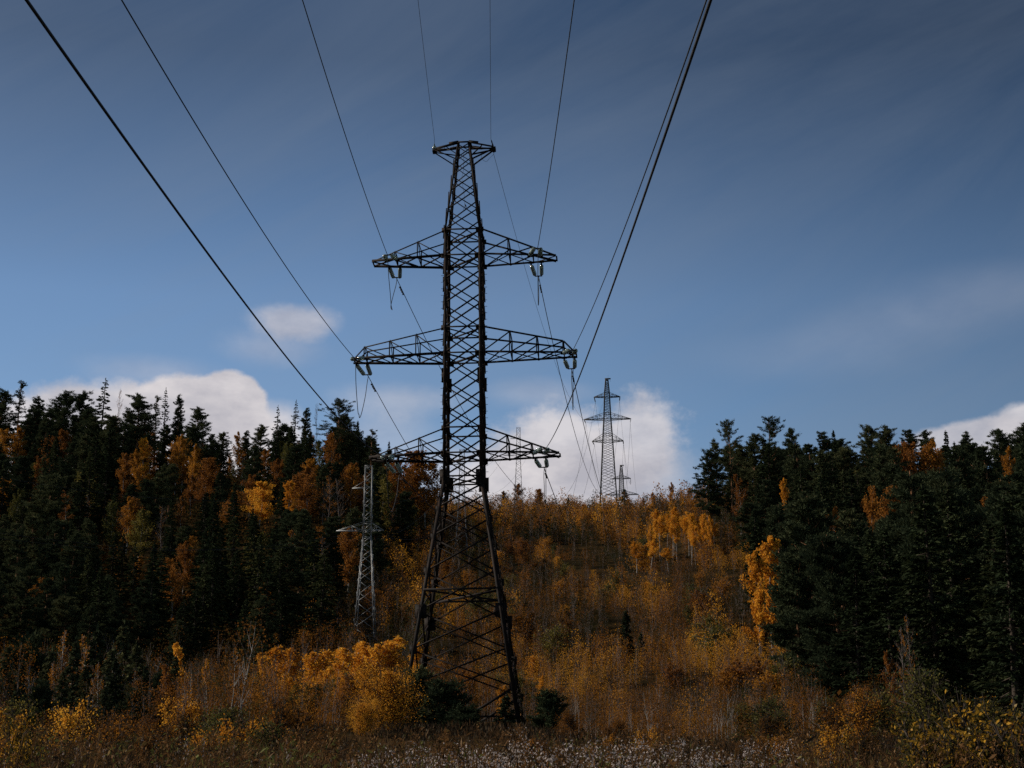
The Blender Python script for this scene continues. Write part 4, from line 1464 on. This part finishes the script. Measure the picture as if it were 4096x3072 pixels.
for n_, (x, y) in enumerate(pts):
    pxc = 2048 + x / (y * .983) * FP * .99
    h = (.68 if (y < 118 and 1150 < pxc < 1720) else 1.0) * rng.uniform(.5, 1.35) * (1.35 if rng.random() < .12 else 1)
    h *= float(np.interp(y, [66, 90, 130, 200, 280], [.52, .60, .72, .85, 1.0])) if pxc > 1700 else .85
    if y > 280:
        h *= 1.2
    if 215 < y < 262 and 0 < x < 24:
        h *= .6
    if n_ in IND:
        want = hue(x, y)
        q_ = int(np.argmin(np.abs(np.array([.1, .3, .5, .72, .9, .45, .6, .35]) - want + rng.normal(0, .08, 8))))
        tree('young_birch', SAP[q_], x, y, h, ('young birch sapling in the brown thicket around the big pylon' if y < 112 else 'young birch sapling on the slope just beyond the big pylon'), 'young tree', 'birch saplings near the big pylon')
        continue
    lod = 0 if y < 140 else (1 if y < 230 else 2)
    V, Q_, T_, I_ = LOD[lod][int(rng.integers(6))]
    a = rng.uniform(0, 6.28)
    c, s = math.cos(a), math.sin(a)
    W = np.stack([(V[:, 0] * c - V[:, 1] * s) * h + x, (V[:, 0] * s + V[:, 1] * c) * h + y, V[:, 2] * h + g1(x, y)], 1)
    TV.append(W)
    TQ.append(Q_ + nn)
    TT.append(np.clip(T_ + hue(x, y), 0, 1))
    TI.append(I_)
    nn += len(V)
# the crowd of saplings reads as one brown mass: one object (its material takes the hue from the leaf tint only)
mthk = leaf_mat('turning_thicket_leaves', [(0.0, (0.026, 0.028, 0.011)), (0.25, (0.055, 0.032, 0.011)), (0.5, (0.17, 0.065, 0.014)), (0.75, (0.32, 0.125, 0.018)), (1.0, (0.62, 0.29, 0.032))], .38, 0.0, .0, .4)
me = qmesh('birch_thicket', np.concatenate(TV), np.concatenate(TQ), [M['twig'], mthk], np.concatenate(TI), np.concatenate(TT))
tag(link('birch_thicket', me), 'mass of brown and orange young birches covering the cleared slope', 'thicket', None, 'stuff')

# bigger rounded bushes that break up the slope
CB = [(broadleaf(3, 1.5, .03, 30, 2600, (.13, .10), mat=m_, stems=3, bend=.3, bark='twig', el=(.2, 1.2), rag=.3), 3) for m_ in ('gold', 'russet', 'olive', 'amber', 'olive', 'mixed')]
for q_ in range(120):
    Y = 122 + 260 * rng.random() ** 1.2
    xa, xb = max(edge_l(Y), -.1 * Y) + 2, min(edge_r(Y), .16 * Y) - 1
    k_ = (1, 2, 4, 5, 3, 1, 2, 5, 0, 3)[q_ % 10]
    tree('shrub', CB[k_][0], rng.uniform(xa, xb), Y, rng.uniform(.6, 1.25), ('golden', 'russet', 'dull green', 'amber', 'dull green', 'brown-green')[k_] + ' rounded bush on the cleared slope behind the big pylon', 'shrub', 'bushes on the cleared slope', None, rng.uniform(.8, 1.2))

# ---- forest floor: low brush under the trees ------------------------------
mb = MB()
for side in (-1, 1):
    n_ = 5200
    if side < 0:
        yy = rng.uniform(125, 320, n_)
        xx = np.array([rng.uniform(-(.305 * y + 3), edge_l(y) + 1) for y in yy])
    else:
        yy = rng.uniform(60, 300, n_)
        xx = np.array([rng.uniform(edge_r(y) - 1, .305 * y + 3) for y in yy])
    zz_ = ground(xx, yy)
    for x, y, z in zip(xx, yy, zz_):
        m_ = 16
        P = np.array([x, y, z]) + np.stack([rng.normal(0, .7, m_), rng.normal(0, .7, m_), rng.uniform(0, 1.5, m_)], 1)
        mb.leaves(P, rng.uniform(.2, .42, m_), rng.uniform(.14, .28, m_), None, 1.0, np.clip(rng.uniform(.0, .35) + rng.normal(0, .1, m_), 0, 1))
o = mb.obj('forest_brush', mthk)
tag(o, 'low brown and green brush on the forest floor', 'undergrowth', None, 'stuff')

# ---- dry weeds in the foreground ------------------------------------------
mb, fl = MB(), MB()
# short tufts on the ground between the weeds and the thicket
for q_ in range(9000):
    y = 40 + 64 * rng.random()
    x = rng.uniform(-1, 1) * .31 * y
    p = np.array([x, y, g1(x, y)])
    m_ = 6
    P = p + np.stack([rng.normal(0, .22, m_), rng.normal(0, .22, m_), rng.uniform(.02, .34, m_)], 1)
    mb.leaves(P, rng.uniform(.14, .34, m_), rng.uniform(.02, .06, m_), np.tile([0, 0, 1.0], (m_, 1)), .6, np.clip(rng.uniform(.0, .7) + rng.normal(0, .12, m_), 0, 1))
nst = 24000
yy = 12.5 + 56 * rng.random(nst) ** 1.35
xx = (rng.random(nst) * 2 - 1) * (.31 * yy + .8)
zz_ = ground(xx, yy)
keep_ = yy < 45 + rng.normal(0, 2, nst)
xx, yy, zz_ = xx[keep_], yy[keep_], zz_[keep_]
nst = len(xx)
clump = np.sin(xx * 1.1 + yy * .6) + np.sin(xx * .4 - yy * .3 + 1) + rng.normal(0, .6, nst)
for x, y, z, cl in zip(xx, yy, zz_, clump):
    h = rng.uniform(.35, .8) + .1 * cl
    h = max(.25, h)
    ln = rng.normal(0, .16, 2) * h
    p0 = np.array([x, y, z - .03])
    p1 = p0 + np.array([ln[0] * .4, ln[1] * .4, h * .6])
    p2 = p0 + np.array([ln[0], ln[1], h])
    w = rng.uniform(.003, .007)
    t = float(np.clip(.45 + .15 * cl + rng.normal(0, .18), 0, 1))
    s_ = np.array([math.cos(cl * 5), math.sin(cl * 5), 0]) * w
    mb.add([p0 - s_, p0 + s_, p1 + s_ * .8, p1 - s_ * .8, p2 - s_ * .3, p2 + s_ * .3], [[0, 1, 2, 3], [3, 2, 5, 4]], tint=t)
    m_ = int(rng.integers(5, 12))
    u = rng.random(m_)
    P = p0 + (p2 - p0) * u[:, None] + rng.normal(0, .035, (m_, 3))
    mb.leaves(P, rng.uniform(.04, .11, m_), rng.uniform(.010, .028, m_), np.tile([0, 0, .3], (m_, 1)), 1.0, np.clip(t + rng.normal(0, .2, m_), 0, 1))
    cf = math.sin(x * .9 + y * .35 + .5) + math.sin(x * .37 - y * .22)
    if cf > .85 and rng.random() < .45 and 17 < y < 38 and x > -.13 * y and x < .16 * y:
        m_ = int(rng.integers(10, 26))
        P = p2 + rng.normal(0, 1, (m_, 3)) * np.array([.045, .045, .07])
        fl.leaves(P, rng.uniform(.018, .045, m_), rng.uniform(.012, .026, m_), None, 1.0)
    elif rng.random() < .03:
        m_ = 12
        P = p2 + np.stack([rng.normal(0, .012, m_), rng.normal(0, .012, m_), rng.uniform(-.22, .05, m_)], 1)
        fl.leaves(P, .03, .012, np.tile([0, 0, 1.0], (m_, 1)), .5, rng.random(m_) * .4)
# taller separate stalks near the viewer
for q_ in range(420):
    y = 13 + 16 * rng.random()
    x = rng.uniform(-1, 1) * .31 * y
    h = rng.uniform(.7, 1.15)
    p0 = np.array([x, y, g1(x, y)])
    ln = rng.normal(0, .2, 2) * h
    a_ = np.array([[0, 0, 0], [ln[0] * .2, ln[1] * .2, h * .5], [ln[0] * .6, ln[1] * .6, h * .85], [ln[0] * 1.3, ln[1] * 1.3, h]])
    t = float(rng.uniform(.5, .85))
    mb.tube(p0 + a_, [.006, .005, .004, .002], 3, tint=t)
    m_ = int(rng.integers(8, 20))
    u_ = rng.random(m_)
    P = p0 + np.stack([np.interp(u_, [0, .5, .85, 1], a_[:, k]) for k in range(3)], 1) + rng.normal(0, .03, (m_, 3))
    mb.leaves(P, rng.uniform(.05, .13, m_), rng.uniform(.012, .03, m_), np.tile([0, 0, -.2], (m_, 1)), 1.0, np.clip(t + rng.normal(0, .15, m_), 0, 1))
    if rng.random() < .5:
        m_ = 26
        P = p0 + a_[3] + rng.normal(0, 1, (m_, 3)) * np.array([.03, .03, .06]) + np.array([0, 0, -.05])
        mb.leaves(P, .035, .018, None, 1.0, np.full(m_, .8))
# a few broad green-yellow leaves
for q_ in range(420):
    y = rng.uniform(14, 32)
    x = rng.uniform(-1, 1) * .31 * y
    m_ = 6
    P = np.array([x, y, g1(x, y) + rng.uniform(.2, .7)]) + rng.normal(0, .06, (m_, 3))
    mb.leaves(P, rng.uniform(.06, .12, m_), rng.uniform(.03, .055, m_), None, 1.0, np.full(m_, 1.0) if rng.random() < .5 else np.full(m_, .9))
tag(mb.obj('dry_weeds', M['weed']), 'dry brown weeds and grass along the bottom of the picture', 'weeds', None, 'stuff')
tag(fl.obj('seed_fluff', M['fluff']), 'pale fluffy seed heads on the dry weeds', 'seed heads', None, 'stuff')
# ------------------------------------------------------------------ light
SUN_AZ = math.radians(-78)      # left of the view, slightly ahead
SUN_EL = math.radians(31)
sd = Vector((math.sin(SUN_AZ) * math.cos(SUN_EL), math.cos(SUN_AZ) * math.cos(SUN_EL), math.sin(SUN_EL)))
sun = bpy.data.objects.new('sun', bpy.data.lights.new('sun', 'SUN'))
C.objects.link(sun)
sun.data.energy = 5.0
sun.data.angle = math.radians(.53)
sun.data.color = (1.0, .90, .76)
sun.rotation_euler = sd.to_track_quat('Z', 'Y').to_euler()
sun.location = (-50, 0, 120)

w = bpy.data.worlds.new('World')
bpy.context.scene.world = w
w.use_nodes = True
nt = w.node_tree
for n in list(nt.nodes):
    nt.nodes.remove(n)
N = lambda t: nt.nodes.new(t)
K = nt.links.new


def val(x):
    return x


def math_(op, a, b=None, c=None, clamp=False):
    n = N('ShaderNodeMath')
    n.operation = op
    n.use_clamp = clamp
    for i, v in enumerate((a, b, c)):
        if v is None:
            continue
        if isinstance(v, (int, float)):
            n.inputs[i].default_value = v
        else:
            K(v, n.inputs[i])
    return n.outputs[0]


sky = N('ShaderNodeTexSky')
sky.sky_type = 'NISHITA'
sky.sun_disc = False
sky.sun_elevation = SUN_EL
sky.sun_rotation = SUN_AZ
sky.altitude = 400
sky.air_density = 1.0
sky.dust_density = .6
sky.ozone_density = 1.0
tc = N('ShaderNodeTexCoord')
sep = N('ShaderNodeSeparateXYZ')
K(tc.outputs['Generated'], sep.inputs[0])
u = math_('ARCTAN2', sep.outputs[0], sep.outputs[1])
v = math_('ARCSINE', sep.outputs[2])


def noise(scale, detail=6, rough=.55, st=(1, 1, 1), dist=0.0, rot=(0, 0, 0)):
    mp = N('ShaderNodeMapping')
    mp.vector_type = 'TEXTURE' if rot != (0, 0, 0) else 'POINT'
    mp.inputs['Rotation'].default_value = rot
    mp.inputs['Scale'].default_value = st
    K(tc.outputs['Generated'], mp.inputs[0])
    n = N('ShaderNodeTexNoise')
    n.inputs['Scale'].default_value = scale
    n.inputs['Detail'].default_value = detail
    n.inputs['Roughness'].default_value = rough
    n.inputs['Distortion'].default_value = dist
    K(mp.outputs[0], n.inputs['Vector'])
    return n.outputs['Fac']


def uv(px, py):
    d = ray(px, py)
    d = d / np.linalg.norm(d)
    return math.atan2(d[0], d[1]), math.asin(d[2])


nb = noise(24, 12, .62, (1, 1, 1.3))
nb2 = noise(9, 4, .5)
nb3 = noise(46, 10, .62, (1, 1, 1.2))


def cloud(px, py, wx, wy, amp, soft, nz=nb, nk=.9):
    """soft ragged ellipse of cloud around a direction; returns opacity"""
    u0, v0 = uv(px, py)
    a = math_('MULTIPLY', math_('SUBTRACT', u, u0), FP / wx)
    b = math_('MULTIPLY', math_('SUBTRACT', v, v0), FP / wy)
    d = math_('SQRT', math_('ADD', math_('MULTIPLY', a, a), math_('MULTIPLY', b, b)))
    d = math_('ADD', d, math_('MULTIPLY', math_('SUBTRACT', nz, .5), -nk * 2))
    m = N('ShaderNodeMapRange')
    m.interpolation_type = 'SMOOTHSTEP'
    K(d, m.inputs[0])
    m.inputs[1].default_value = 1 + soft
    m.inputs[2].default_value = 1 - soft
    m.inputs[3].default_value = 0
    m.inputs[4].default_value = amp
    return m.outputs[0]


CL = [
    (760, 1790, 380, 290, 1.0, .06, nb3, .16), (905, 1612, 175, 125, 1.0, .09, nb3, .24), (420, 1790, 460, 250, .95, .12, nb3, .2), (1090, 1740, 130, 120, .8, .35, nb, .4),
    (1170, 1290, 150, 65, .62, .5, nb, .9), (1080, 1390, 160, 60, .28, .8, nb, .8), (1600, 1600, 200, 55, .36, .8, nb, .9), (1540, 1740, 170, 80, .26, .8, nb, .8),
    (2230, 1800, 270, 160, .88, .32, nb3, .6), (2200, 1960, 420, 170, .95, .4, nb, .5), (2550, 1750, 180, 150, .80, .36, nb3, .75), (2150, 1570, 160, 45, .25, .9, nb, .8),
    (2560, 1950, 220, 130, .6, .6, nb, .7), (3990, 1760, 330, 85, .8, .15, nb3, .3), (4180, 1690, 200, 85, .8, .2, nb3, .3),
    (620, 1490, 200, 50, .25, .9, nb, .6), (1800, 1900, 200, 110, .30, .7, nb, .5),
    (3300, 1420, 330, 70, .08, 1.0, nb2, .6), (3650, 1290, 330, 70, .10, 1.0, nb2, .6), (3980, 1160, 330, 80, .10, 1.0, nb2, .6),
]
tot = None
for c in CL:
    o_ = cloud(*c)
    inv = math_('SUBTRACT', 1.0, o_)
    tot = inv if tot is None else math_('MULTIPLY', tot, inv)
cov = math_('SUBTRACT', 1.0, tot, clamp=True)
# thin high veil, streaked
veil = noise(3.2, 9, .62, (2.2, 1.0, .28), .5, (0, math.radians(-24), 0))
vr = N('ShaderNodeMapRange')
K(veil, vr.inputs[0])
vr.inputs[1].default_value = .38
vr.inputs[2].default_value = .75
vr.inputs[3].default_value = 0
vr.inputs[4].default_value = .25
SKY_MUL = (1.0, .99, .95)
tint = N('ShaderNodeMix')
tint.data_type = 'RGBA'
tint.blend_type = 'MULTIPLY'
tint.inputs[0].default_value = 1
gm = N('ShaderNodeGamma')
gm.inputs[1].default_value = 1.35
K(sky.outputs[0], gm.inputs[0])
# deep, strongly darkening autumn sky: fades upward and away from the sun
fe = N('ShaderNodeValToRGB')
for _ in range(2):
    fe.color_ramp.elements.new(.5)
for i_, (p_, c_) in enumerate(((.15, .70), (.33, .66), (.47, .32), (.7, .28))):
    fe.color_ramp.elements[i_].position = p_
    fe.color_ramp.elements[i_].color = (c_, c_, c_, 1)
K(v, fe.inputs[0])
fa = N('ShaderNodeValToRGB')
for _ in range(2):
    fa.color_ramp.elements.new(.5)
for i_, (p_, c_) in enumerate(((.2, .90), (.40, 1.04), (.55, 1.0), (.80, .78))):
    fa.color_ramp.elements[i_].position = p_
    fa.color_ramp.elements[i_].color = (c_, c_, c_, 1)
K(math_('MULTIPLY_ADD', u, 1.0, .5), fa.inputs[0])
fm = N('ShaderNodeMix')
fm.data_type = 'RGBA'
fm.blend_type = 'MULTIPLY'
fm.inputs[0].default_value = 1
K(gm.outputs[0], fm.inputs[6])
K(math_('MULTIPLY', fe.outputs[0], fa.outputs[0]), fm.inputs[7])
K(fm.outputs[2], tint.inputs[6])
tint.inputs[7].default_value = (*SKY_MUL, 1)
mv = N('ShaderNodeMix')
mv.data_type = 'RGBA'
K(vr.outputs[0], mv.inputs[0])
K(tint.outputs[2], mv.inputs[6])
mv.inputs[7].default_value = (2.2, 2.6, 3.2, 1)
# cloud colour: bright tops, greyer bodies
cr = N('ShaderNodeMix')
cr.data_type = 'RGBA'
ci = N('ShaderNodeMapRange')
K(noise(15, 8, .6, (1, 1, 2)), ci.inputs[0])
ci.inputs[1].default_value = .35
ci.inputs[2].default_value = .62
K(ci.outputs[0], cr.inputs[0])
cr.inputs[6].default_value = (4.5, 4.4, 4.9, 1)
cr.inputs[7].default_value = (7.3, 6.9, 7.0, 1)
mc = N('ShaderNodeMix')
mc.data_type = 'RGBA'
K(cov, mc.inputs[0])
K(mv.outputs[2], mc.inputs[6])
K(cr.outputs[2], mc.inputs[7])
bg = N('ShaderNodeBackground')
bg.inputs[1].default_value = .1
K(mc.outputs[2], bg.inputs[0])
wo = N('ShaderNodeOutputWorld')
K(bg.outputs[0], wo.inputs[0])

sc = bpy.context.scene
sc.view_settings.view_transform = 'Standard'
sc.view_settings.look = 'None'
sc.view_settings.exposure = 0.0
sc.view_settings.gamma = 1
sc.render.film_transparent = False
sc.cycles.max_bounces = 5
sc.cycles.diffuse_bounces = 3
sc.cycles.glossy_bounces = 2
sc.cycles.transmission_bounces = 4
sc.cycles.transparent_max_bounces = 4
sc.cycles.use_denoising = False
